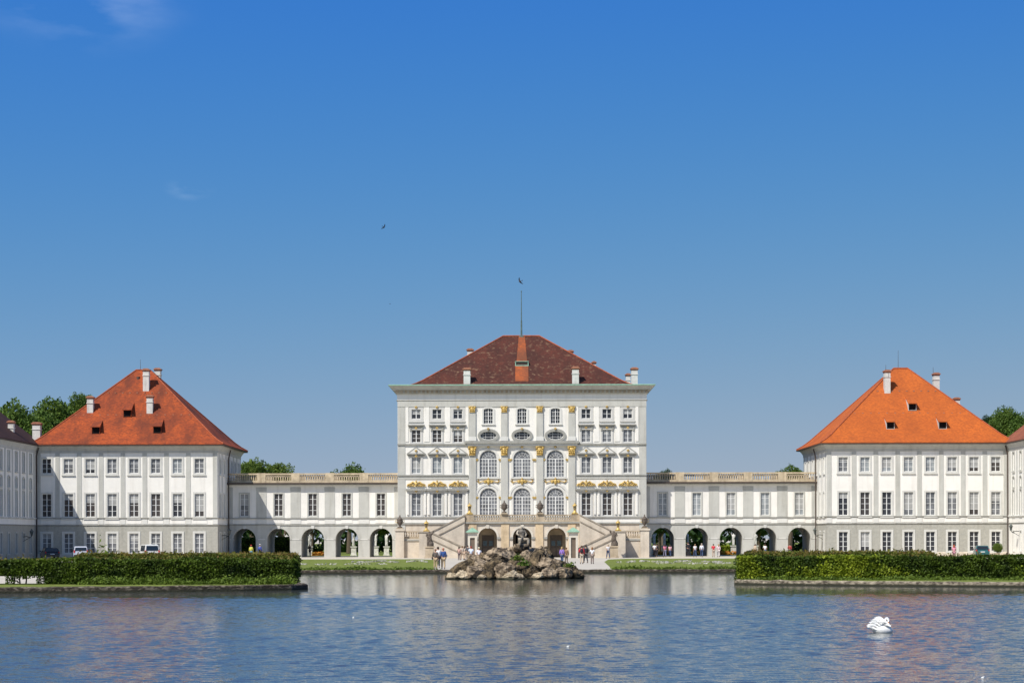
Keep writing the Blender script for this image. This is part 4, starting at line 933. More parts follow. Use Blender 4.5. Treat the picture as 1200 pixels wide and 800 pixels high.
bb = balustrade_mesh('terrace_balustrade', -TW, TW, ped, 0.95, 0.98); ft.put('terrace_balustrade', bb.mesh('terrace_balustrade', BUFFD), 0, DK+0.07, 0.14)
for u in (-2.2, 2.2, -6.35, 6.35): box_part(ft, 'terrace_pilaster', OCHRE, u-0.5, u+0.5, 0.4, DK-0.14, 0.14)
for u in bu:
    m_ = MB(); m_.ring(arc(0, 0, 1.46, 0, math.pi, 16), arc(0, 0, 1.201, 0, math.pi, 16), -0.08, 0.02, closed=False); ft.put('arch_moulding', m_.mesh('arch_moulding', PALEB), u, 3.02)
    ft.put('keystone', MB().prism([(-0.15, 0), (0.15, 0), (0.22, 0.5), (-0.22, 0.5)], -0.16, 0.02).mesh('keystone', PALEB), u, 4.15)
    for k in (-1, 1): box_part(ft, 'impost', DTRIM, u+k*1.42-0.24, u+k*1.42+0.24, 2.78, 3.0, 0.16)
    VD = -2.3 if u else -6.6
    vb = MB(); vb.box(-1.5, -0.8, 0, 0.2, 0, 4.1); vb.box(0.8, 1.5, 0, 0.2, 0, 4.1); vb.box(-0.8, 0.8, 0, 0.2, 2.95, 4.1); (ft.put('vestibule_wall', vb.mesh('vestibule_wall', BUFFD), u, 0.35, VD) if u else None)
    d_ = ft.put('door', MB().box(-0.80, 0.80, 0.08, 0.16, 0, 2.95).mesh('door', WOODD if u else BLACKO), u, 0.35, VD)
    for k in (-1, 1):
        put('pane', MB().box(k*0.38-0.25, k*0.38+0.25, 0.05, 0.079, 1.55, 2.2).mesh('pane', mat('door_glass', (0.05, 0.10, 0.12), 0.08, 0.2, 2, spec=0.8)), d_)
        put('door_panel', MB().box(k*0.38-0.28, k*0.38+0.28, 0.045, 0.078, 0.3, 1.25).mesh('door_panel', mat('door_panel', (0.20, 0.16, 0.13), 0.6)), d_)
def flight(s, x0, z0, x1, z1, y0, y1, name):
    """solid raking flight from (x0,z0) low to (x1,z1) high with steps, and parapets front and back"""
    n_ = 14; mb = MB(); pts = [(s*x0, GZ-0.1)]
    prof = [(x0, GZ-0.1), (x0, z0)]
    for i in range(n_):
        xa = x0+(x1-x0)*i/n_; xb = x0+(x1-x0)*(i+1)/n_; z = z0+(z1-z0)*(i+1)/n_; prof += [(xa, z), (xb, z)]
    prof += [(x1, GZ-0.1)]; pr = [(s*x, z) for x, z in prof]
    mb.prism(pr, y0+0.3, y1-0.3)
    o = ft.put(name, mb.mesh(name, BUFF))
    for yy in (y0, y1-0.3):
        pp = MB(); pp.prism([(s*x0, GZ-0.1), (s*x0, z0+0.85), (s*x1, z1+0.85), (s*x1, GZ-0.1)], yy, yy+0.299)
        pr_ = ft.put('stair_parapet', pp.mesh('stair_parapet', BUFF))
        cp = MB(); cp.prism([(s*x0, z0+0.852), (s*x0, z0+1.0), (s*x1, z1+1.0), (s*x1, z1+0.852)], yy-0.09, yy+0.39); cp.prism([(s*x0, z0+0.02), (s*x0, z0+0.16), (s*x1, z1+0.16), (s*x1, z1+0.02)], yy-0.10, yy+0.1)
        put('coping', cp.mesh('coping', COPE), pr_)
LZ = 2.75
for s in (-1, 1):
    flight(s, 6.55, GZ, 11.6, LZ, -5.2, -2.7, 'lower_flight')
    flight(s, 11.6, LZ, TW+0.01, DK, -2.6+0.02, -0.1, 'upper_flight')
    ld = MB(); a, c = sorted((s*11.62, s*13.0)); ld.box(a, c, -5.2, -0.11, 0.3, LZ+0.85); ft.put('landing_pier', ld.mesh('landing_pier', BUFF))
    cp = MB(); cp.box(a-0.08, c+0.08, -5.28, -0.1, LZ+0.851, LZ+1.02); ft.put('coping', cp.mesh('coping', COPE))
    # outer terrace with recessed balustrade panel and end pedestal
    a, c = sorted((s*13.02, s*16.2)); ot = MB(); ot.box(a, c, -1.5, DC-DT-0.05, 0.3, 3.86-1.0); ft.put('outer_terrace', ot.mesh('outer_terrace', BUFF))
    ot2 = balustrade_mesh('terrace_balustrade', -1.5, 1.5, [], 0.95); ft.put('terrace_balustrade', ot2.mesh('terrace_balustrade', BUFFD), (a+c)/2, 2.87, 1.44)
    pdm = MB(); pdm.box(-0.55, 0.55, -0.5, 0.6, 0, 3.5); pdm.box(-0.66, 0.66, -0.62, 0.7, 3.5, 3.72); pdm.box(-0.62, 0.62, -0.56, 0.64, 0, 0.5) if False else None
    ft.put('end_pedestal', pdm.mesh('end_pedestal', BUFF), s*15.62, 0.36, 1.5)
    bd = MB(); bd.box(a, c, -1.6, -1.49, 2.55, 2.75); ft.put('band', bd.mesh('band', DTRIM))

# =================================================================== ORNAMENTS STANDING ON THE TERRACES
def urn_mesh(): return MB().lathe([(0.30, 0), (0.32, 0.1), (0.14, 0.2), (0.12, 0.32), (0.34, 0.55), (0.42, 0.85), (0.36, 1.0), (0.42, 1.06), (0.30, 1.15), (0.20, 1.3), (0.07, 1.42), (0.10, 1.52), (0.02, 1.66)], seg=14).mesh('urn', STONE, True)
um = urn_mesh()
def urn(x, y, z, label, sc=1.0, gold=False):
    t_ = thing('stone_urn', label, 'urn', (x, y, z), 'stone urns on the terrace pedestals')
    put('vase', um, t_, scale=(sc, sc, sc))
    for s in (-1, 1):
        h_ = MB(); h_.tube([(s*0.30*sc, 0, 0.6*sc), (s*0.56*sc, 0, 0.75*sc), (s*0.54*sc, 0, 1.0*sc), (s*0.36*sc, 0, 1.05*sc)], 0.05*sc, 6)
        put('handle', h_.mesh('handle', GOLD if gold else STONE, True), t_)
    pb = MB().box(-0.42*sc, 0.42*sc, -0.42*sc, 0.42*sc, -0.14, 0.0); 
    put('foot', pb.mesh('foot', BUFFD), t_)
for x, w in ((-2.3, 'left'), (2.3, 'right')): urn(x, DT-0.02, DK+0.07+1.16, 'dark stone urn on the balcony rail between the middle and %s big arched windows' % w, 0.98)
for s, w in ((-1, 'left'), (1, 'right')): urn(s*15.62, DT-1.5, 4.24, 'large dark urn on the end pedestal at the %s corner of the main building' % w, 1.0, True)
def gold_lantern(x, y, z, label):
    t_ = thing('gilded_lantern', label, 'lantern', (x, y, z), 'gilded lanterns of the double stair')
    b_ = MB(); b_.box(-0.40, 0.40, -0.25, 0.25, 0, 0.16); b_.lathe([(0.30, 0.16), (0.22, 0.3), (0.12, 0.45), (0.16, 0.55)], seg=8); put('base', b_.mesh('base', GOLD), t_)
    fr = MB()
    for a in range(4):
        c_, s_ = math.cos(math.pi/4+a*math.pi/2), math.sin(math.pi/4+a*math.pi/2); fr.tube([(0.16*c_, 0.16*s_, 0.52), (0.30*c_, 0.30*s_, 1.05)], 0.035, 5)
    fr.lathe([(0.34, 1.04), (0.30, 1.12), (0.14, 1.26), (0.05, 1.3), (0.07, 1.38), (0.01, 1.5)], seg=8); put('frame', fr.mesh('frame', GOLD), t_)
    put('glass', MB().lathe([(0.12, 0.56), (0.24, 1.03)], seg=4).mesh('glass', mat('lantern_glass', (0.25, 0.22, 0.15), 0.1, 0.2, 4)), t_)
gold_lantern(-6.75, DT-0.02, DK+0.07+1.0, 'gilded lantern at the left end of the balcony rail')
gold_lantern(6.75, DT-0.02, DK+0.07+1.0, 'gilded lantern at the right end of the balcony rail')
gold_lantern(-12.3, DT-0.5+0.2, LZ+1.02, 'gilded lantern on the left stair landing')
gold_lantern(12.3, DT-0.5+0.2, LZ+1.02, 'gilded lantern on the right stair landing')

def figure_mesh(pose, m, sub=1, k=1.0):
    """draped statue figure, base at z=0, about 1.9 m"""
    V = [(0, 0, 0.95), (0, 0, 1.2), (0, 0, 1.45), (0, 0, 1.62), (0, -0.02, 1.78), (0.20, 0, 1.5), (0.30, -0.05, 1.25), (0.16, -0.22, 1.15), (-0.20, 0, 1.5), (-0.32, 0.0, 1.6), (-0.34, -0.12, 1.85),
         (0.12, 0, 0.85), (0.14, -0.05, 0.45), (0.14, 0, 0.05), (-0.12, 0, 0.85), (-0.10, 0.02, 0.45), (-0.12, 0.05, 0.05), (0.0, 0.08, 0.5), (0.02, 0.1, 0.05)]
    if pose == 'sit':
        V = [(0, 0, 0.55), (0, 0.02, 0.8), (0, 0.0, 1.1), (0, -0.03, 1.27), (0.02, -0.06, 1.42), (0.25, 0, 1.12), (0.36, -0.1, 0.85), (0.16, -0.26, 0.72), (-0.25, 0, 1.12), (-0.38, -0.04, 0.9), (-0.30, -0.28, 0.78),
             (0.16, -0.1, 0.5), (0.34, -0.42, 0.55), (0.30, -0.45, 0.1), (-0.16, -0.1, 0.5), (-0.32, -0.40, 0.50), (-0.34, -0.35, 0.08), (0.0, 0.15, 0.3), (0.0, 0.15, 0.0)]
    E = [(0, 1), (1, 2), (2, 3), (3, 4), (2, 5), (5, 6), (6, 7), (2, 8), (8, 9), (9, 10), (0, 11), (11, 12), (12, 13), (0, 14), (14, 15), (15, 16), (0, 17), (17, 18)]
    Rr = [0.19, 0.17, 0.2, 0.075, 0.12, 0.09, 0.07, 0.05, 0.09, 0.07, 0.05, 0.13, 0.11, 0.08, 0.13, 0.11, 0.08, 0.12, 0.14]
    me = skin(V, E, [r*k for r in Rr], sub); me.materials.clear(); me.materials.append(m); return me
stand = figure_mesh('stand', STONE); stand_pale = figure_mesh('stand', PALEST)
for s, w in ((-1, 'left'), (1, 'right')):
    t_ = thing('stone_statue', 'dark stone figure on a square pedestal at the foot of the %s outer stair' % w, 'statue', (PX(503.3 if s < 0 else 719.3, 256), 256, GZ), 'statues flanking the double stair')
    pd = MB(); pd.box(-0.62, 0.62, -0.62, 0.62, 0, 0.2); pd.box(-0.5, 0.5, -0.5, 0.5, 0.2, 1.35); pd.box(-0.6, 0.6, -0.6, 0.6, 1.35, 1.5); put('pedestal', pd.mesh('pedestal', BUFFD), t_)
    fg = put('figure', stand, t_, (0, 0, 1.30)); fg.scale = (s*1.4, 1.3, 1.18)
    rk = MB(); rk.blob((0.1, 0.12, 1.7), (0.45, 0.35, 0.6)); put('tree_stump', rk.mesh('tree_stump', STONE, True), t_)
def sentry(x, y, label):
    t_ = thing('sentry_box', label, 'sentry box', (x, y, GZ), 'sentry boxes beside the arches'); w, h = 0.58, 3.1
    b_ = MB(); b_.box(-w, -0.3, -w, w, 0, h); b_.box(0.3, w, -w, w, 0, h); b_.box(-0.3, 0.3, -w, w, 2.55, h); b_.box(-0.3, 0.3, w-0.1, w, 0, 2.55); b_.box(-w-0.1, w+0.1, -w-0.1, w+0.1, h, h+0.14); b_.box(-w-0.08, w+0.08, -w-0.08, w+0.08, 0, 0.15) if False else None
    put('cabin', b_.mesh('cabin', PALEB), t_)
    b2 = MB(); b2.box(-0.3, 0.3, -w+0.15, w-0.12, 0.02, 2.54); put('doorway', b2.mesh('doorway', mat('brown_door', (0.16, 0.12, 0.09), 0.7)), t_)
    r_ = MB(); r_.prism([(-w-0.28, h+0.14), (w+0.28, h+0.14), (w+0.16, h+0.26), (0, h+0.75), (-w-0.16, h+0.26)], -w-0.28, w+0.2); put('copper_roof', r_.mesh('copper_roof', COPPER), t_)
sentry(PX(554.5, 260), 256.6, 'pale sentry box with green copper roof left of the arches')
sentry(PX(671, 260), 256.6, 'pale sentry box with green copper roof right of the arches')

def wall_lantern(x, y, z, rz, label):
    t_ = thing('wall_lantern', label, 'lantern', (x, y, z), 'iron wall lanterns', rz)
    IR = mat('black_iron', (0.03, 0.035, 0.03), 0.5, 0.2, 4); b_ = MB(); b_.tube([(0, 0, 0), (0, -0.5, 0.05), (0, -0.95, -0.1), (0, -1.1, 0.1)], 0.05, 6); b_.tube([(0, 0, -0.6), (0, -0.4, -0.35), (0, -0.9, -0.1)], 0.03, 6)
    put('bracket', b_.mesh('bracket', IR), t_)
    l_ = MB(); l_.lathe([(0.10, 0.1), (0.22, 0.62), (0.30, 0.66), (0.12, 0.86), (0.04, 1.0)], 0, -1.1, 6); put('lamp_head', l_.mesh('lamp_head', mat('lamp_head_glass', (0.10, 0.11, 0.10), 0.2, 0.3, 5)), t_)
wall_lantern(-62.9, 258, 3.2, R(90), 'black iron lantern on the shaded left wing wall')
wall_lantern(-39.4, 268, 3.3, R(90), 'iron lantern on the corner of the left pavilion beside the gallery')
wall_lantern(39.4, 268, 3.2, R(-90), 'iron lantern on the corner of the right pavilion beside the gallery')
wall_lantern(62.9, 259, 3.6, R(-90), 'iron lantern on the sunlit right wing wall')

# =================================================================== TREES
def crown_mesh(seed, m, n_=30000, lobes=60, leaf=0.040, narrow=1.0):
    rs = np.random.RandomState(seed); P = []
    cs = []
    for i in range(lobes):
        while True:
            c = rs.uniform(-1, 1, 3)
            if 0.12 < (c**2).sum() < 0.9: break
        cs.append(c*np.array([0.62*narrow, 0.62*narrow, 0.66]))
    rr = rs.uniform(0.22, 0.36, lobes)
    for c, r in zip(cs, rr):
        k = int(n_/lobes*(r/0.25)**2); d = rs.normal(size=(k, 3)); d /= np.linalg.norm(d, axis=1)[:, None]
        rad = r*(0.75+0.32*rs.rand(k)**0.7)[:, None]; sh = 1+0.25*np.sin(d[:, :1]*7+i)*np.cos(d[:, 2:]*6)
        P.append(c+d*rad*sh)
    core = rs.normal(size=(int(n_*0.12), 3))*0.24; P.append(core[(core**2).sum(1) < 0.25])
    return leaf_cloud(np.concatenate(P), leaf, m, 'crown', seed)
crowns = [crown_mesh(1, LEAF1), crown_mesh(2, LEAF2), crown_mesh(3, LEAF3), crown_mesh(4, LEAF1, 36000, 75, 0.038), crown_mesh(5, LEAF2, 12000, 30, 0.045)]
def trunk_mesh():
    mb = MB(); mb.tube([(0, 0, 0), (0.02, 0, 0.25), (0, 0.02, 0.55)], [0.032, 0.024, 0.016], 8)
    for a in range(6):
        c_, s_ = math.cos(a*1.05), math.sin(a*1.05); z = 0.22+0.05*a
        mb.tube([(0, 0, z), (0.14*c_, 0.14*s_, z+0.16), (0.26*c_, 0.26*s_, z+0.36)], [0.014, 0.009, 0.004], 5)
    return mb.mesh('trunk', BARK)
TR = trunk_mesh()
def tree(px, D, ytop, wpx, ci, label, group='park trees behind the palace', rz=0.0, base=0.18):
    x = PX(px, D); H = PZ(ytop, D)-GZ; W = wpx*D/F
    t_ = thing('tree', label, 'tree', (x, D, GZ), group, rz)
    put('trunk', TR, t_, scale=(H, H, H)); ch = min(H*(1-base)/2, W*0.62)
    put('crown', crowns[ci], t_, (0, 0, H-ch), scale=(W/2/0.82, W/2/0.82, ch/0.90)); return t_
rt = random.Random(21)
for px, D, y, w, c, lab in (
    (-26, 318, 464, 120, 3, 'broad tree above the dark roof, cut by the left edge'), (24, 312, 467, 92, 0, 'rounded green tree between the left wing and the orange roof'),
    (62, 316, 463, 88, 3, 'dense tree touching the left slope of the weathered roof'), (97, 322, 458, 52, 3, 'tall dark tree behind the leftmost chimney of the weathered roof'),
    (1216, 316, 476, 66, 0, 'leafy tree above the roof at the right edge'), (1181, 320, 477, 46, 0, 'rounded tree just beyond the right pavilion roof'), (1160, 330, 487, 22, 2, 'small dark conifer-like top right of the bright roof'),
    (297, 330, 536, 52, 1, 'bright loose tree above the left gallery next to the pavilion'), (330, 334, 537, 44, 4, 'thin airy tree above the left gallery'),
    (409, 340, 542, 52, 0, 'single dark rounded treetop above the middle of the left gallery'), (925, 340, 545, 44, 0, 'low treetop above the right gallery next to the pavilion'),
    (778, 345, 549.5, 26, 2, 'treetop just showing above the right gallery beside the main building')):
    tree(px, D, y, w, c, lab, rz=rt.random()*6)
k = 0
adj = ['first', 'second', 'third', 'fourth', 'fifth', 'sixth', 'seventh', 'eighth']
for s0, side in ((262, 'left'), (758, 'right')):
    for i in range(7):
        px = s0+14+i*29.5; D = 318+rt.uniform(-6, 10); k += 1
        tree(px, D, rt.uniform(566, 580), rt.uniform(38, 46), rt.choice([0, 2, 3, 2]), 'park tree seen through the arches of the %s gallery, %s from the left' % (side, adj[i]), 'garden trees seen through the arches', rt.random()*6, base=0.06)
rw = np.random.RandomState(8); WP = []
for i in range(46):
    c0 = np.array([-150+300*i/45+rw.normal()*2, 372+rw.normal()*5, 0]); hh = rw.uniform(8.5, 11.5)
    d = rw.normal(size=(700, 3)); d /= np.linalg.norm(d, axis=1)[:, None]; WP.append(c0+np.array([0, 0, hh*0.5])+d*np.array([5.5, 4.0, hh*0.5])*(0.8+0.3*rw.rand(700))[:, None])
tag(put('far_wood', leaf_cloud(np.concatenate(WP), 0.9, LEAF3, 'far_wood', 8)), 'dark wood closing off the park behind the palace', 'wood', kind='stuff')

# garden seen through the arches
fl = np.random.RandomState(4)
def flowers(name, x0, x1, y0, y1, n_, cols, size, label, cat='flowers', z=0.15):
    P = np.stack([fl.uniform(x0, x1, n_), fl.uniform(y0, y1, n_), GZ+fl.uniform(0.02, z, n_)], 1)
    m = mat(name+'_petals', cols[0], 0.8, 0.1, 5, col2=cols[1], lo=0.45, hi=0.55)
    o = put(name, leaf_cloud(P, size, m, name, 2)); tag(o, label, cat, kind='stuff'); return o
flowers('flower_bed', -30.5, -27, 296, 298, 700, ((0.60, 0.18, 0.02), (0.25, 0.20, 0.03)), 0.22, 'orange flower bed in the garden behind the left gallery', z=0.5)
flowers('flower_bed', 19, 31, 296, 298, 1000, ((0.60, 0.18, 0.02), (0.20, 0.16, 0.04)), 0.22, 'red and orange flower bed in the garden behind the right gallery', z=0.5)
hedge('low bright green hedge in the garden behind the right gallery', 27.5, 32, 301, 302.5, 1.2, 5000, 31, HEDGEB, size=0.16, group=None)
hedge('dark hedge in the garden behind the first arches of the left gallery', -41, -31, 292, 293.5, 2.6, 6000, 33, HEDGE, size=0.16, group=None)
for i, (px, D, lab) in enumerate(((336, 296, 'white marble figure in the second arch of the left gallery'), (363, 300, 'slim white marble figure in the middle arch of the left gallery'), (414.5, 296, 'white marble vase figure in the fourth arch of the left gallery'), (440.5, 297, 'left white statue in the arch next to the main building'), (453, 297, 'right white statue in the arch next to the main building'),
        (766.5, 298, 'white statue in the first arch right of the main building'), (778.5, 299, 'thin white statue in the first arch right of the main building, nearer its middle'), (806, 297, 'white statue in the second arch of the right gallery'), (859.5, 298, 'white statue in the middle arch of the right gallery'), (885, 298, 'white statue in the fourth arch of the right gallery'))):
    t_ = thing('garden_statue', lab, 'statue', (PX(px, D), D, GZ), 'white garden statues behind the galleries')
    pd = MB(); pd.box(-0.45, 0.45, -0.45, 0.45, 0, 0.2); pd.box(-0.36, 0.36, -0.36, 0.36, 0.2, 1.2); pd.box(-0.45, 0.45, -0.45, 0.45, 1.2, 1.35); put('pedestal', pd.mesh('pedestal', PALEST), t_)
    put('figure', stand_pale, t_, (0, 0, 1.33), rz=i*0.7)

# =================================================================== BANK PLANTING
# left hedge follows the bank, slightly turned
hl = hedge('long dark clipped hedge on the left bank, bare at its far left foot', -42.0, -12.9, 0, 1.6, 1.36, 52000, 41, HEDGE, tips=1000, bare=15.0)
ang = math.atan2(121.6-109.2, 27.3); hl.location = (-27.45, 116.2, GZ); hl.rotation_euler[2] = R(1.6)
hb = hedge('rough unclipped hedge with reddish shoots behind the dark left hedge', -28.6, -14.6, 131, 134.0, 1.44, 26000, 43, HEDGEO, tips=3600, size=0.10); hb.rotation_euler[2] = R(2)
hr = hedge('long bright green clipped hedge on the right bank', 13.2, 41, 0, 1.6, 1.36, 54000, 45, HEDGE, tips=1200, extra=[(-13.5, 0.55, HEDGEB, 7000), (-7.3, 1.25, HEDGEB, 22000), (4.5, 0.9, HEDGEB, 1500), (9.5, 1.2, HEDGEB, 1200)])
hr.location = (27.0, 123.4, GZ); hr.rotation_euler[2] = R(-5)
hb2 = hedge('rough hedge with reddish shoots behind the bright right hedge', 14.6, 26.6, 132, 134.6, 1.46, 22000, 47, HEDGEO, tips=3000, size=0.10)
def tufts(name, line, n_, label, h=0.22, spread=0.5, seed=3, m=TUFT, size=0.075):
    rs = np.random.RandomState(seed); L_ = [Vector(p) for p in line]; segs = [(L_[i+1]-L_[i]).length for i in range(len(L_)-1)]; P = []
    for _ in range(n_):
        i = rs.choice(len(segs), p=np.array(segs)/sum(segs)); q = L_[i].lerp(L_[i+1], rs.rand())
        c = 0.5+0.5*math.sin(q.x*1.3)*math.sin(q.x*0.47+1); P.append((q.x+rs.normal()*spread*0.3, q.y+rs.rand()*spread, GZ+abs(rs.normal())*h*(0.35+c)))
    tag(put(name, leaf_cloud(np.array(P), size, m, name, seed, elong=2.2)), label, 'weeds', kind='stuff')
tufts('bank_weeds', [(-24.5, 114.0), (-19, 114.1), (-13.0, 114.2)], 9000, 'weeds and long grass at the foot of the left hedge', 0.17, 0.9)
tufts('bank_weeds', [(13.4, 123.0), (20.4, 121.6), (29.4, 120.4), (41, 119.0)], 9000, 'weeds and long grass at the foot of the right hedge', 0.10, 1.2, 9)
tufts('shrub_shoots', [(-24.5, 130.6), (-27.0, 130.6)], 900, 'young shrub shoots standing above the left rough hedge', 1.0, 0.4, 12, TUFT, 0.12)
# flower ribbons in the far lawns
def ribbon(x0, x1, y, amp, n_, seed, label):
    rs = np.random.RandomState(seed); u = rs.rand(n_); x = x0+(x1-x0)*u; c = y+amp*np.sin(u*14+seed)+rs.normal(size=n_)*0.9
    clump = (np.sin(x*4.1)+np.sin(x*2.3+1) > -0.7); P = np.stack([x, c, GZ+0.03+rs.rand(n_)*0.12], 1)[clump]
    m = mat('ribbon_petals', (0.66, 0.62, 0.62), 0.8, 0.1, 1.3, col2=(0.25, 0.27, 0.10), lo=0.4, hi=0.6)
    tag(put('flower_ribbon', leaf_cloud(P, 0.10, m, 'flower_ribbon', seed)), label, 'flowers', kind='stuff')
ribbon(-33, -13, 196, 1.5, 900, 1, 'narrow ribbon of white flowers across the left lawn')
ribbon(13, 33, 197, 1.5, 900, 2, 'narrow ribbon of white flowers across the right lawn')
ribbon(-18, -9.5, 216, 5, 2600, 3, 'band of pale lilac flowers curving by the gravel on the left lawn')
ribbon(9.5, 20, 210, 5, 3000, 4, 'band of pale lilac flowers curving by the gravel on the right lawn')
tufts('lawn_edge_grass', [(-27, 163.1), (-7.4, 163.1)], 5000, 'longer grass along the far rim of the left lawn', 0.10, 1.4, 15, TUFT, 0.10)
tufts('lawn_edge_grass', [(7.4, 163.1), (27, 163.1)], 5000, 'longer grass along the far rim of the right lawn', 0.10, 1.4, 16, TUFT, 0.10)

# =================================================================== ROCK FOUNTAIN
rock_root = thing('rock_fountain', 'pile of rough weathered tufa boulders rising from the water', 'rock fountain', (0, 143, 0))
def boulder(px, ytop, ybot, wpx, D, seed, tilt=0.0, m=ROCK, deep=0.9):
    z1, z0 = PZ(ytop, D), PZ(ybot, D)-0.12; w = wpx*D/F; h = z1-z0
    bm = bmesh.new(); bmesh.ops.create_icosphere(bm, subdivisions=5, radius=0.5); rq = random.Random(seed*13)
    planes = [(Vector((rq.gauss(0, 1), rq.gauss(0, 1), rq.gauss(0, 1))).normalized(), rq.uniform(0.30, 0.44)) for _ in range(9)]
    for v in bm.verts:
        q = v.co.copy()
        for pn_, dd_ in planes:
            e_ = q.dot(pn_)-dd_
            if e_ > 0: q -= pn_*e_*0.92
        p = q*2.0+Vector((seed*3.7, seed*1.3, 0))
        a = noise.noise(p*1.1)*0.22 - abs(noise.noise(p*2.3))*0.30 + noise.noise(p*5.5)*0.09 + noise.noise(p*12)*0.05 + noise.noise(p*25)*0.02
        v.co = q*(1.22+a)
    bmesh.ops.transform(bm, matrix=Matrix.Diagonal((w, w*deep, h, 1)), verts=bm.verts)
    bmesh.ops.rotate(bm, cent=(0, 0, 0), matrix=Matrix.Rotation(R(tilt), 3, 'Y'), verts=bm.verts)
    me = bpy.data.meshes.new('boulder'); bm.to_mesh(me); bm.free(); me.materials.append(m)
    put('boulder', me, rock_root, (PX(px, D), D-143, (z0+z1)/2))
RL = [(531, 671, 679, 20, 155, 0, 0), (542, 645, 689, 15, 155.4, 1, 58), (549, 664, 679, 14, 156.5, 0, 10), (556, 650, 662, 15, 158, 0, 40), (541, 669, 680, 20, 154.3, 0, 5), (556, 662, 680, 20, 154.2, 0, 0), (563, 656, 672, 26, 155.8, 0, 8), (572, 668, 680, 16, 153.9, 1, 0),
      (572, 647, 662, 24, 158.5, 1, 0), (585, 642, 665, 32, 158, 0, -10), (581, 655, 679, 20, 154.8, 1, 25), (590, 659, 679, 22, 154.2, 0, -30), (598, 640, 660, 30, 160, 0, 6), (600, 669, 680, 24, 153.6, 0, 0), (604, 655, 672, 18, 156.2, 1, 10),
      (609, 661, 679, 16, 155.6, 1, -20), (615, 641, 662, 30, 160.5, 0, 0), (620, 648, 668, 22, 157.2, 0, 35), (627, 644, 674, 20, 156.5, 1, 15), (622, 664, 680, 16, 154.5, 1, 0), (633, 640, 660, 17, 158, 0, 0), (640, 641, 658, 14, 158.6, 1, -20),
      (638, 650, 668, 22, 156.4, 0, 20), (645, 654, 668, 26, 156, 0, 8), (631, 669, 680, 16, 153.8, 0, -15), (643, 666, 680, 18, 154, 0, 0), (653, 662, 679, 20, 154.8, 1, 0), (660, 663, 679, 18, 154.4, 0, -12), (668, 661, 678, 16, 155.6, 1, 0), (676, 669, 679, 15, 154.6, 1, 8), (652, 657, 670, 22, 157, 1, 0), (612, 670, 681, 20, 156, 1, 0), (565, 673, 681, 12, 153.5, 0, 0), (590, 650, 670, 40, 160, 1, 0), (635, 655, 678, 50, 160, 1, 0), (560, 660, 679, 34, 158, 1, 0)]
for i, (px, a, c, w, D, dk, tl) in enumerate(RL): boulder(px, a, c, w*(1.0 if a >= 668 else 1.12), D-14, i+1, tl, ROCKD if dk else (ROCKP if a >= 668 else ROCK))
def rock_plants(px, y, D, w, n_, seed, m, label=None):
    rs = np.random.RandomState(seed); P = np.stack([rs.normal(size=n_)*w, rs.normal(size=n_)*w*0.5, np.abs(rs.normal(size=n_))*0.16], 1)
    put('moss_plants', leaf_cloud(P, 0.11, m, 'moss_plants', seed, elong=2.0), rock_root, (PX(px, D), D-143, PZ(y, D)))
rock_plants(607, 656, 140.4, 0.22, 90, 1, LEAF2); rock_plants(667, 664, 139.7, 0.18, 80, 2, LEAF2); None; rock_plants(613, 662, 140.2, 0.2, 100, 5, LEAF1)
# statue group on the rocks
sg = thing('fountain_statue', 'weathered seated stone figure crowning the rock pile', 'statue', (PX(610.5, 145.5), 145.5, PZ(645.5, 145.5)))
sit = figure_mesh('sit', mat('weathered_fountain_stone', (0.15, 0.125, 0.10), 0.95, 0.3, 3.4, 0.6, 16, col2=(0.48, 0.42, 0.33), lo=0.4, hi=0.62), 2, 1.12)
fg = put('figure', sit, sg, (0.02, 0, 0.30), rz=0.55); fg.scale = (1.0, 1.0, 1.04)
bs = MB(); bs.blob((0, 0.1, 0.25), (0.62, 0.5, 0.34), 14, 8); bs.box(-0.5, 0.55, -0.35, 0.45, 0.2, 0.52); put('base', bs.mesh('base', ROCK, True), sg)

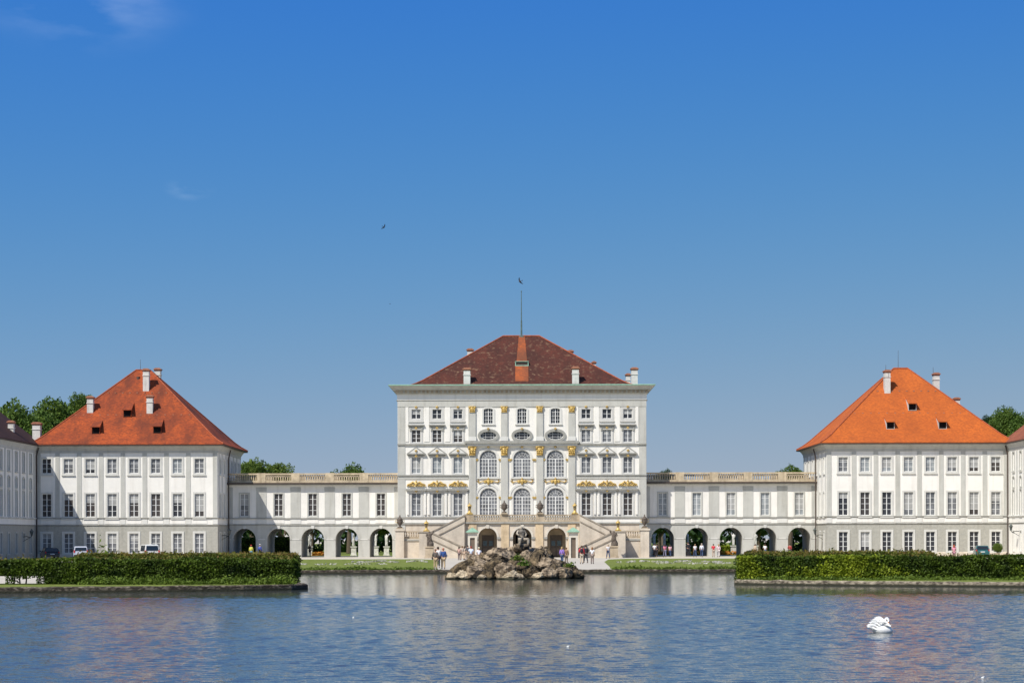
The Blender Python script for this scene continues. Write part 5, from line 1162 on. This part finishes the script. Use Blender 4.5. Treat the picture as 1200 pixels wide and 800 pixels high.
# =================================================================== CARS
RUB = mat('tyre_rubber', (0.02, 0.02, 0.02), 0.85, 0.2, 8); RIM = mat('wheel_rim', (0.35, 0.35, 0.36), 0.35, 0.1, 5, metal=0.7)
RED = mat('tail_light_red', (0.55, 0.02, 0.02), 0.2, 0.1, 5); CGL = mat('car_glass', (0.015, 0.02, 0.025), 0.05, 0.1, 3, spec=0.8); PLT = mat('plate_white', (0.7, 0.7, 0.68), 0.5, 0.05, 5); BLK = mat('black_plastic', (0.025, 0.025, 0.028), 0.6, 0.1, 5)
def car(x, y, rz, kind, col, label, L_=4.2, W_=1.75, H_=1.5):
    """x axis = length, nose to +x, tail at -x"""
    t_ = thing('parked_car' if kind == 'hatch' else 'parked_van', label, 'car' if kind == 'hatch' else 'van', (x, y, GZ), 'vehicles parked by the palace', rz)
    pm = mat('car_paint_'+str(col), col, 0.25, 0.03, 2, spec=0.6); hl_ = L_/2
    if kind == 'hatch': low = [(-hl_, 0.35), (-hl_-0.03, 0.62), (-hl_+0.06, 0.92), (-hl_+0.25, 0.98), (hl_-1.15, 0.95), (hl_-0.25, 0.78), (hl_, 0.62), (hl_, 0.32)]; cab = [(-hl_+0.06, 0.92), (-hl_+0.45, H_-0.04), (-hl_+0.8, H_), (0.35, H_-0.02), (hl_-1.15, 0.95)]
    else: low = [(-hl_, 0.35), (-hl_-0.02, 0.7), (-hl_+0.02, 1.02), (hl_-0.95, 1.02), (hl_-0.2, 0.9), (hl_, 0.66), (hl_, 0.34)]; cab = [(-hl_+0.02, 1.02), (-hl_+0.14, H_-0.08), (-hl_+0.35, H_), (0.8, H_-0.02), (hl_-0.95, 1.02)]
    w = W_/2
    def loft(poly, w0, w1, zb, zt, nm, m_):
        mb = MB(); n_ = len(poly); ww = lambda z: w0+(w1-w0)*max(0, min(1, (z-zb)/(zt-zb)))
        for sx in (-1, 1): mb.v += [(px_, sx*ww(pz), pz) for px_, pz in poly]
        for i in range(n_): q = (i+1) % n_; mb.f.append((i, q, n_+q, n_+i))
        mb.f.append(tuple(range(n_-1, -1, -1))); mb.f.append(tuple(range(n_, 2*n_)))
        me = mb.mesh(nm, m_); bm = bmesh.new(); bm.from_mesh(me); bmesh.ops.recalc_face_normals(bm, faces=bm.faces); bmesh.ops.bevel(bm, geom=bm.edges[:], offset=0.045, segments=2, affect='EDGES'); bm.to_mesh(me); bm.free(); return me
    put('body', loft(low, w, w, 0, 1, 'body', pm), t_); put('cabin', loft(cab+[(hl_-1.15, 0.9), (-hl_+0.1, 0.88)], w-0.02, w-0.16, 0.95, H_, 'cabin', pm), t_)
    g_ = MB(); a, c = cab[0], cab[1]; ty = w-0.16
    def P(tv, sy, off=0.02): return (a[0]+(c[0]-a[0])*tv-off, sy*(w-0.14-0.10*tv), a[1]+(c[1]-a[1])*tv)
    g_.quad(P(0.12, -1), P(0.12, 1), P(0.9, 1), P(0.9, -1)); put('rear_window', g_.mesh('rear_window', CGL), t_)
    xs = [(-hl_+0.62, -0.55), (-0.45, 0.45)] if kind == 'hatch' else [(-hl_+0.35, -0.7), (-0.6, 0.5)]
    for sy in (-1, 1):
        for (x0, x1) in xs: put('side_window', MB().quad((x0, sy*(w-0.035), 1.03), (x1+0.1, sy*(w-0.035), 1.03), (x1, sy*(w-0.125), H_-0.12), (x0+0.06, sy*(w-0.125), H_-0.12)).mesh('side_window', CGL), t_)
        put('tail_light', MB().box(-hl_-0.05, -hl_+0.10, sy*(w-0.09)-0.07, sy*(w-0.09)+0.07, 0.78 if kind == 'hatch' else 0.85, 0.96 if kind == 'hatch' else 1.15).mesh('tail_light', RED), t_)
        put('wing_mirror', MB().blob((hl_-1.35, sy*(w+0.1), 1.02), (0.08, 0.12, 0.09)).mesh('wing_mirror', BLK, True), t_)
        for xw in (-hl_+0.75, hl_-0.8):
            wh = MB(); wh.lathe([(0.2, -0.1), (0.31, -0.1), (0.32, 0), (0.31, 0.1), (0.2, 0.1)], seg=18); wh.v = [(p[0], p[2], p[1]) for p in wh.v]; wo = put('wheel', wh.mesh('wheel', RUB), t_, (xw, sy*(w-0.12), 0.32))
            rm = MB(); rm.lathe([(0.05, -0.11), (0.2, -0.105), (0.2, 0.105), (0.05, 0.11)], seg=12); rm.v = [(p[0], p[2], p[1]) for p in rm.v]; put('rim', rm.mesh('rim', RIM), wo)
    put('bumper', MB().box(-hl_-0.09, -hl_+0.1, -w+0.06, w-0.06, 0.36, 0.6).mesh('bumper', BLK if kind == 'van' else pm), t_)
    put('number_plate', MB().box(-hl_-0.11, -hl_-0.091, -0.26, 0.26, 0.62 if kind == 'hatch' else 0.5, 0.72 if kind == 'hatch' else 0.6).mesh('number_plate', PLT), t_)
car(PX(58, 254), 254, R(112), 'hatch', (0.015, 0.016, 0.02), 'black car parked in the shade by the left pavilion corner', 4.3, 1.8, 1.45)
car(PX(94, 252), 252, R(104), 'van', (0.55, 0.58, 0.66), 'small white van parked beside the black car', 4.2, 1.75, 1.62)
car(PX(174, 246), 246, R(112), 'van', (0.72, 0.72, 0.70), 'white delivery van under the windows of the left pavilion', 4.4, 1.8, 1.85)
car(PX(1150, 256), 256, R(82), 'hatch', (0.02, 0.10, 0.11), 'dark teal car parked in front of the right pavilion', 4.0, 1.7, 1.45)
# potted tree by the teal car
t_ = thing('potted_bush', 'small leafy bush in a tub beside the teal car', 'potted plant', (PX(1168.5, 255), 255, GZ))
put('pot', MB().lathe([(0.3, 0), (0.36, 0.5), (0.4, 0.52)], seg=12).mesh('pot', BUFFD), t_); put('foliage', crowns[4], t_, (0, 0, 1.15), scale=(0.85, 0.7, 0.8))
put('stem', MB().tube([(0, 0, 0.4), (0, 0, 1.1)], 0.06, 6).mesh('stem', BARK), t_)

# =================================================================== PEOPLE
SKIN_M = mat('skin', (0.50, 0.30, 0.21), 0.7, 0.05, 5)
def body_nodes(pose):
    st_ = {'stand': (0.0, 0.0), 'walk': (0.24, -0.20), 'step': (0.12, -0.12)}[pose]
    V = {'pel': (0, 0, .95, .125), 'sp': (0, .01, 1.13, .115), 'ch': (0, .01, 1.33, .14), 'nk': (0, .01, 1.49, .055), 'hd': (0, -.01, 1.61, .088), 'ht': (0, 0, 1.70, .075)}
    for s, n_, lg in ((1, 'R', st_[0]), (-1, 'L', st_[1])):
        sw = -lg*0.8
        V['sh'+n_] = (s*.175, .01, 1.41, .06); V['el'+n_] = (s*.225, .03-sw*.3+.02, 1.14, .043)
        V['wr'+n_] = (s*.225, -.09-sw*.6, .92, .028); V['hp'+n_] = (s*.09, 0, .88, .09)
        V['kn'+n_] = (s*.10, -lg*.5-.03, .49, .06); V['an'+n_] = (s*.105, -lg+(0.05 if lg < 0 else .02), .09, .04); V['to'+n_] = (s*.115, -lg-.15, .045, .036)
        if pose == 'stand' and s == 1: V['elR'] = (.27, -.02, 1.15, .043); V['wrR'] = (.16, -.22, 1.12, .028)
    E = [('pel', 'sp'), ('sp', 'ch'), ('ch', 'nk'), ('nk', 'hd'), ('hd', 'ht')]
    for n_ in 'RL': E += [('ch', 'sh'+n_), ('sh'+n_, 'el'+n_), ('el'+n_, 'wr'+n_), ('pel', 'hp'+n_), ('hp'+n_, 'kn'+n_), ('kn'+n_, 'an'+n_), ('an'+n_, 'to'+n_)]
    return V, E
def sub_skin(V, E, keys, grow, tweak=None, sub=1):
    V = dict(V)
    if tweak: V.update(tweak)
    vs = [V[k][:3] for k in keys]; rr = [V[k][3]+grow for k in keys]; ix = {k: i for i, k in enumerate(keys)}
    es = [(ix[a], ix[b_]) for a, b_ in E if a in ix and b_ in ix]; return skin(vs, es, rr, sub)
BODY = {}
for pose in ('stand', 'walk', 'step'):
    V, E = body_nodes(pose); keys = list(V.keys()); me = sub_skin(V, E, keys, 0.0)
    ex = MB(); ex.blob((0, -.105, 1.615), (.013, .024, .02), 6, 4); ex.blob((.088, 0, 1.615), (.012, .022, .032), 6, 4); ex.blob((-.088, 0, 1.615), (.012, .022, .032), 6, 4)
    for n_, s in (('R', 1), ('L', -1)):
        w = Vector(V['wr'+n_][:3]); e_ = Vector(V['el'+n_][:3]); d = (w-e_).normalized(); side = Vector((0, 1, 0)); pc = w+d*0.06
        ex.tube([w-d*0.01, w+d*0.05, w+d*0.10], [0.026, 0.038, 0.032], 8)
        for q in range(4):
            o_ = side*(q-1.5)*0.018; ln = (0.072, 0.085, 0.08, 0.062)[q]; a = w+d*0.095+o_; ex.tube([a, a+d*ln*0.5, a+d*ln*0.95+Vector((-s*0.015, 0, 0))], [0.009, 0.0085, 0.006], 5)
        a = w+d*0.04-side*0.03; ex.tube([a, a+d*0.03-side*0.025, a+d*0.06-side*0.03], [0.011, 0.010, 0.007], 5)
    add_mb_to_mesh(me, ex); me.materials.clear(); me.materials.append(SKIN_M); BODY[pose] = (V, E, me)
CL = {}
def clothes(pose, part, long):
    k = (pose, part, long)
    if k in CL: return CL[k]
    V, E, _ = BODY[pose]
    if part == 'top':
        keys = ['pel', 'sp', 'ch', 'shR', 'elR', 'shL', 'elL'] + (['wrR', 'wrL'] if long else [])
        tw = {'pel': (0, 0, .93, .135)}
        if not long:
            for n_ in 'RL':
                a, b_ = Vector(V['sh'+n_][:3]), Vector(V['el'+n_][:3]); m_ = a.lerp(b_, .7); tw['el'+n_] = (*m_, .047)
        me = sub_skin(V, E, keys, 0.026, tw)
    elif part == 'legs':
        keys = ['pel', 'hpR', 'knR', 'hpL', 'knL'] + (['anR', 'anL'] if long else []); tw = {}
        if long: tw = {'an'+n_: (V['an'+n_][0], V['an'+n_][1], .12, .05) for n_ in 'RL'}
        me = sub_skin(V, E, keys, 0.022, tw)
    elif part == 'skirt': me = MB().lathe([(.17, 1.08), (.20, .9), (.27, .55), (.26, .54)], seg=14, squash=(1, .8)).mesh('skirt', None, True)
    elif part in ('shoeR', 'shoeL'):
        mb = MB()
        for n_ in part[-1]: a = V['an'+n_]; t2 = V['to'+n_]; mb.tube([(a[0], a[1]+.05, .05), (a[0], a[1]-.03, .055), (t2[0], t2[1]-.03, .035)], [.045, .052, .035], 8)
        me = mb.mesh('shoe', None, True)
    elif part == 'hair': mb = MB(); mb.blob((0, .018, 1.655), (.105, .115, .105), 12, 8); me = mb.mesh('hair', None, True)
    elif part == 'longhair': mb = MB(); mb.blob((0, .018, 1.655), (.107, .118, .107), 12, 8); mb.blob((0, .075, 1.53), (.10, .06, .16), 10, 6); me = mb.mesh('hair', None, True)
    elif part == 'cap': mb = MB(); mb.blob((0, .0, 1.70), (.112, .125, .075), 12, 6); mb.blob((0, -.13, 1.675), (.08, .09, .012), 10, 4); me = mb.mesh('cap', None, True)
    elif part == 'backpack': mb = MB(); mb.blob((0, .20, 1.25), (.15, .10, .22), 10, 8); mb.tube([(.1, .17, 1.42), (.11, -.0, 1.50), (.11, -.15, 1.35), (.12, .0, 1.1)], .02, 6); mb.tube([(-.1, .17, 1.42), (-.11, -.0, 1.50), (-.11, -.15, 1.35), (-.12, .0, 1.1)], .02, 6); me = mb.mesh('backpack', None, True)
    elif part == 'bag': mb = MB(); mb.blob((.27, .02, .95), (.06, .15, .14), 10, 6); mb.tube([(.26, .02, 1.05), (.12, .0, 1.45), (-.05, .02, 1.48)], .014, 6); me = mb.mesh('bag', None, True)
    CL[k] = me; return me
def cmat(c): return mat('cloth_%g_%g_%g' % c, c, 0.85, 0.12, 6)
def person(px, D, rz, pose, top, legs, label, h=1.75, long=True, trousers=True, hair=(0.06, 0.04, 0.03), head='hair', cap=None, pack=None, bag=None, shoes=(0.05, 0.045, 0.04), skirt=False):
    """rz 0 faces the viewer"""
    sc = h/1.76; t_ = thing('person', label, 'person', (PX(px, D), D, GZ), 'visitors walking round the palace', R(rz)); t_.scale = (sc, sc, sc)
    put('body', BODY[pose][2], t_)
    def wear(nm, part, long_, c):
        me = clothes(pose, part, long_); me2 = me.copy(); me2.materials.clear(); me2.materials.append(cmat(c)); put(nm, me2, t_)
    wear('shirt' if not long else 'jacket', 'top', long, top)
    if skirt: wear('skirt', 'skirt', False, legs)
    else: wear('trousers' if trousers else 'shorts', 'legs', trousers, legs)
    wear('shoe', 'shoeL', False, shoes); wear('shoe', 'shoeR', False, shoes)
    if head: wear('hair', head, False, hair)
    if cap: wear('cap', 'cap', False, cap)
    if pack: wear('backpack', 'backpack', False, pack)
    if bag: wear('shoulder_bag', 'bag', False, bag)
W_ = (0.72, 0.72, 0.74); JE = (0.05, 0.08, 0.16); KH = (0.42, 0.32, 0.20); DK_ = (0.03, 0.03, 0.04)
person(510.3, 167.6, 170, 'stand', (0.12, 0.10, 0.09), KH, 'person in dark checked jacket and khaki trousers at the water rim, left of the rocks', 1.68, hair=(0.3, 0.16, 0.1), bag=DK_)
person(519.4, 168, 185, 'step', (0.04, 0.09, 0.26), KH, 'balding person in blue jacket carrying a dark bag at the water rim', 1.76, hair=(0.45, 0.2, 0.14), bag=DK_)
person(513.2, 175, 180, 'walk', W_, DK_, 'person in white shirt just behind the pair at the water rim', 1.82, long=False)
person(538, 236, 160, 'stand', (0.55, 0.35, 0.30), (0.16, 0.12, 0.12), 'person in dusty pink top near the foot of the left stair', 1.55, long=False, head='longhair')
person(541.8, 238, 200, 'walk', (0.55, 0.45, 0.36), (0.5, 0.38, 0.28), 'person in beige clothes in the group below the left stair', 1.62, long=False, hair=(0.2, 0.11, 0.06))
person(544.6, 239, 150, 'step', (0.62, 0.52, 0.42), (0.52, 0.40, 0.30), 'person in cream clothes in the group below the left stair', 1.6, head='longhair', hair=(0.10, 0.06, 0.04))
person(548, 234, 190, 'stand', (0.10, 0.10, 0.11), (0.25, 0.2, 0.15), 'person in dark grey top right of the group below the left stair', 1.72)
person(552, 200, 175, 'stand', (0.60, 0.66, 0.76), DK_, 'person in pale blue shirt and dark shorts behind the left end of the rocks', 1.76, long=False, trousers=False, hair=(0.28, 0.05, 0.04))
person(561.2, 196, 20, 'stand', (0.74, 0.74, 0.80), (0.03, 0.035, 0.09), 'person in white top and navy shorts with pale cap behind the rocks', 1.66, long=False, trousers=False, cap=(0.7, 0.65, 0.5), head='longhair', hair=(0.3, 0.2, 0.1))
person(658.6, 197, 150, 'step', (0.26, 0.16, 0.48), JE, 'person in purple jacket and jeans at the right end of the rocks', 1.70, head='longhair', hair=(0.35, 0.24, 0.12))
person(663.6, 198.5, 190, 'stand', (0.24, 0.14, 0.08), (0.2, 0.16, 0.12), 'person in brown jacket beside the purple jacket', 1.62, hair=(0.15, 0.08, 0.04), bag=(0.2, 0.12, 0.07))
person(681.6, 199, 176, 'stand', (0.55, 0.03, 0.05), (0.55, 0.46, 0.36), 'person in red jacket with black backpack and beige trousers', 1.80, pack=DK_, hair=(0.10, 0.06, 0.04))
person(686.4, 207, 200, 'walk', (0.04, 0.04, 0.05), (0.04, 0.04, 0.05), 'person all in black partly behind the red jacket', 1.80)
person(694, 200, 165, 'stand', W_, (0.25, 0.2, 0.18), 'person in white dress and grey leggings right of the red jacket', 1.64, long=False, head='longhair', hair=(0.28, 0.13, 0.06), skirt=False)
person(712.6, 252, 200, 'walk', (0.7, 0.68, 0.68), JE, 'person in white shirt and jeans in front of the right outer terrace', 1.72, long=False, hair=(0.35, 0.28, 0.2))
for (px, D, rz, pose, top, legs, lab, hh, kw) in (
    (767, 268, 180, 'stand', W_, DK_, 'person in white top and black trousers in the first arch right of the main building', 1.75, dict(long=False)),
    (769.5, 270.5, 150, 'step', DK_, DK_, 'dark dressed person in the first arch right of the main building', 1.72, {}),
    (779, 266, 190, 'walk', (0.62, 0.20, 0.30), (0.2, 0.2, 0.3), 'person in pink top outside the first arch of the right gallery', 1.66, dict(long=False, head='longhair')),
    (785.2, 266.5, 170, 'step', (0.66, 0.40, 0.46), JE, 'person in pale pink top with bag near the first pier of the right gallery', 1.6, dict(long=False, head='longhair', bag=(0.3, 0.06, 0.06))),
    (806.3, 272, 180, 'stand', (0.025, 0.025, 0.03), (0.025, 0.025, 0.03), 'tall person in black standing in the second arch of the right gallery', 1.95, {}),
    (814.5, 265, 190, 'walk', W_, JE, 'shorter person in white shirt, left of a pair by the right gallery\'s second arch', 1.68, dict(long=False, hair=(0.3, 0.2, 0.12))),
    (822.3, 265, 172, 'step', (0.66, 0.68, 0.74), JE, 'taller person in pale shirt, right of a pair by the right gallery\'s second arch', 1.78, dict(hair=(0.4, 0.36, 0.3))),
    (836, 264, 180, 'stand', (0.58, 0.04, 0.06), (0.45, 0.35, 0.28), 'person in bright red shirt before the third arch of the right gallery', 1.7, dict(long=False)),
    (842, 264.5, 185, 'stand', (0.72, 0.55, 0.58), (0.68, 0.62, 0.60), 'person in pale pink and white beside the red shirt', 1.68, dict(head='longhair', hair=(0.4, 0.28, 0.14))),
    (294.3, 262, 180, 'walk', (0.62, 0.60, 0.10), (0.1, 0.25, 0.3), 'person in yellow top with red cap above the left hedge', 1.7, dict(cap=(0.65, 0.05, 0.04))),
    (304.6, 264, 150, 'step', (0.06, 0.09, 0.34), (0.06, 0.08, 0.2), 'person in blue with a white hat above the left hedge', 1.78, dict(cap=(0.75, 0.75, 0.72))),
    (1118, 225, 170, 'walk', (0.68, 0.28, 0.36), (0.4, 0.2, 0.24), 'red-haired person in pink top passing in front of the right pavilion', 1.68, dict(long=False, head='longhair', hair=(0.35, 0.07, 0.03))),
    (925.5, 266, 180, 'stand', (0.35, 0.06, 0.05), DK_, 'person in dark red seen over the right hedge under the last arch', 1.68, {}),
    (896.5, 268, 180, 'stand', W_, JE, 'person in white seen over the right hedge under the fourth arch', 1.66, dict(long=False)),
    (885, 269, 140, 'step', (0.5, 0.4, 0.3), DK_, 'person in beige seen over the right hedge left of the fourth arch', 1.66, {}),
    (363, 279, 170, 'stand', (0.10, 0.10, 0.12), DK_, 'dark dressed person inside the middle arch of the left gallery', 1.72, {})):
    person(px, D, rz, pose, top, legs, lab, hh, **kw)

# =================================================================== SWAN AND BIRDS
SWM = mat('swan_feathers', (0.85, 0.85, 0.83), 0.7, 0.04, 12, 0.3, 40); BILL = mat('swan_bill', (0.65, 0.20, 0.03), 0.5, 0.1, 8)
Ds = 60.9
sw = thing('swan', 'white swan with its neck curled back, preening on the water', 'swan', (PX(1033.6, Ds), Ds, WZ)); sw.scale = (0.80, 0.80, 0.86)
# body: hull along x, breast to +x
st_ = [(-0.47, 0.17, 0.02, 0.03), (-0.40, 0.17, 0.08, 0.07), (-0.28, 0.13, 0.16, 0.15), (-0.10, 0.11, 0.22, 0.20), (0.08, 0.10, 0.22, 0.19), (0.24, 0.09, 0.17, 0.145), (0.34, 0.085, 0.10, 0.09), (0.40, 0.08, 0.03, 0.03)]
mb = MB(); SEG = 16
for (x, zc, wy, hz) in st_:
    for k in range(SEG): a = 2*math.pi*k/SEG; mb.v.append((x, wy*math.cos(a), zc+hz*math.sin(a)))
for j in range(len(st_)-1):
    for k in range(SEG): q = (k+1) % SEG; mb.f.append((j*SEG+k, j*SEG+q, (j+1)*SEG+q, (j+1)*SEG+k))
mb.f += [tuple(range(SEG)), tuple(range(len(st_)*SEG-1, (len(st_)-1)*SEG-1, -1))]
# neck and head belong to the same body mesh: rises from the breast, arches and bends down to preen
mb.tube([(0.26, 0, 0.12), (0.20, -0.01, 0.26), (0.13, -0.01, 0.34), (0.10, -0.02, 0.42), (0.12, -0.04, 0.485), (0.17, -0.06, 0.50), (0.21, -0.075, 0.46), (0.22, -0.09, 0.41)], [0.10, 0.075, 0.06, 0.05, 0.045, 0.045, 0.046, 0.04], 12)
mb.blob((0.22, -0.095, 0.39), (0.042, 0.05, 0.062), 10, 8)
bme = mb.mesh('body', SWM, True); bm = bmesh.new(); bm.from_mesh(bme); bmesh.ops.recalc_face_normals(bm, faces=bm.faces); bm.to_mesh(bme); bm.free()
put('body', bme, sw)
bl = MB(); bl.tube([(0.217, -0.11, 0.37), (0.205, -0.15, 0.33), (0.195, -0.18, 0.30)], [0.026, 0.022, 0.012], 8); put('bill', bl.mesh('bill', BILL, True), sw)
fm = MB(); fm.blob((0.23, -0.125, 0.385), (0.025, 0.025, 0.03)); put('face_mask', fm.mesh('face_mask', BLK, True), sw)
for sy in (-1, 1):
    wg = MB()
    for j in range(3):
        for i in range(9):
            x = 0.20-0.065*i-0.03*j; z = 0.20+0.17*math.sin(i*0.40+0.3)+0.05*j*(1 if i > 1 else 0.5); y = sy*(0.20-0.035*j-0.004*i)
            wg.tube([(x+0.08, y*0.95, z-0.02), (x-0.04, y, z+0.025+0.012*((i*7+j*3) % 4)), (x-0.17, y*0.92, z+0.03+0.02*((i*5+j) % 3))], [0.03, 0.042, 0.008], 6)
    put('wing', wg.mesh('wing', SWM, True), sw)
tl = MB()
for i in range(5): tl.tube([(-0.36, 0.03*(i-2), 0.17), (-0.50, 0.05*(i-2), 0.20+0.012*i), (-0.57, 0.055*(i-2), 0.19+0.015*i)], [0.035, 0.022, 0.005], 6)
put('tail', tl.mesh('tail', SWM, True), sw)
def feather(px, y, label):
    D = (CAM_H-WZ)*F/(y-629); mb = MB(); mb.blob((0, 0, 0.03), (0.055, 0.04, 0.03), 10, 6); mb.tube([(-0.04, 0, 0.03), (0.03, 0.01, 0.07), (0.08, 0.02, 0.08)], [0.02, 0.02, 0.004], 6)
    tag(put('floating_feather', mb.mesh('floating_feather', SWM, True), None, (PX(px, D), D, WZ), scale=(0.6, 0.6, 0.6)), label, 'feather', 'white feathers floating on the pond')
feather(413.5, 723, 'white feather floating left of the middle of the pond'); feather(665, 758, 'white feather floating in the middle of the pond, nearest of those in the centre'); feather(1151, 796, 'white feather floating near the lower right corner'); 
BIRD = mat('dark_bird', (0.05, 0.045, 0.05), 0.8, 0.2, 20)
def bird(px, y, D, sc, rz, bank, label):
    t_ = thing('flying_bird', label, 'bird', (PX(px, D), D, PZ(y, D)), 'small birds in the blue sky', R(rz)); t_.rotation_euler = (R(bank[0]), R(bank[1]), R(rz)); t_.scale = (sc, sc, sc)
    b_ = MB(); n0 = [(-0.24, 0.012), (-0.12, 0.03), (0.0, 0.045), (0.1, 0.045), (0.16, 0.034), (0.21, 0.008)]
    b_.tube([(x, 0, 0) for x, _ in n0], [r for _, r in n0], 8); b_.quad((-0.18, 0.02, 0), (-0.34, 0.07, 0), (-0.30, 0, 0), (-0.34, -0.07, 0), (-0.18, -0.02, 0))
    put('body', b_.mesh('body', BIRD, True), t_)
    for s in (-1, 1):
        w = MB(); pr = [((0.10, 0.02, 0.01), (-0.06, 0.02, 0.01)), ((0.14, 0.16, 0.08), (-0.03, 0.18, 0.08)), ((0.06, 0.32, 0.11), (-0.08, 0.32, 0.11)), ((-0.10, 0.48, 0.08), (-0.13, 0.47, 0.08))]
        for (a, c), (d, e) in zip(pr, pr[1:]):
            for dz in (0.0, 0.012): w.quad(*[(p[0], s*p[1], p[2]+dz) for p in (a, c, e, d)])
        put('wing', w.mesh('wing', BIRD), t_)
bird(610.3, 329.5, 150, 0.62, 160, (55, 20), 'dark bird just above the pole on the main roof')
bird(450.5, 265.5, 150, 0.50, 30, (-50, 25), 'dark bird higher in the sky left of the main roof')
bird(457.6, 355.5, 260, 0.42, 10, (10, 5), 'tiny far bird above the left part of the main roof')
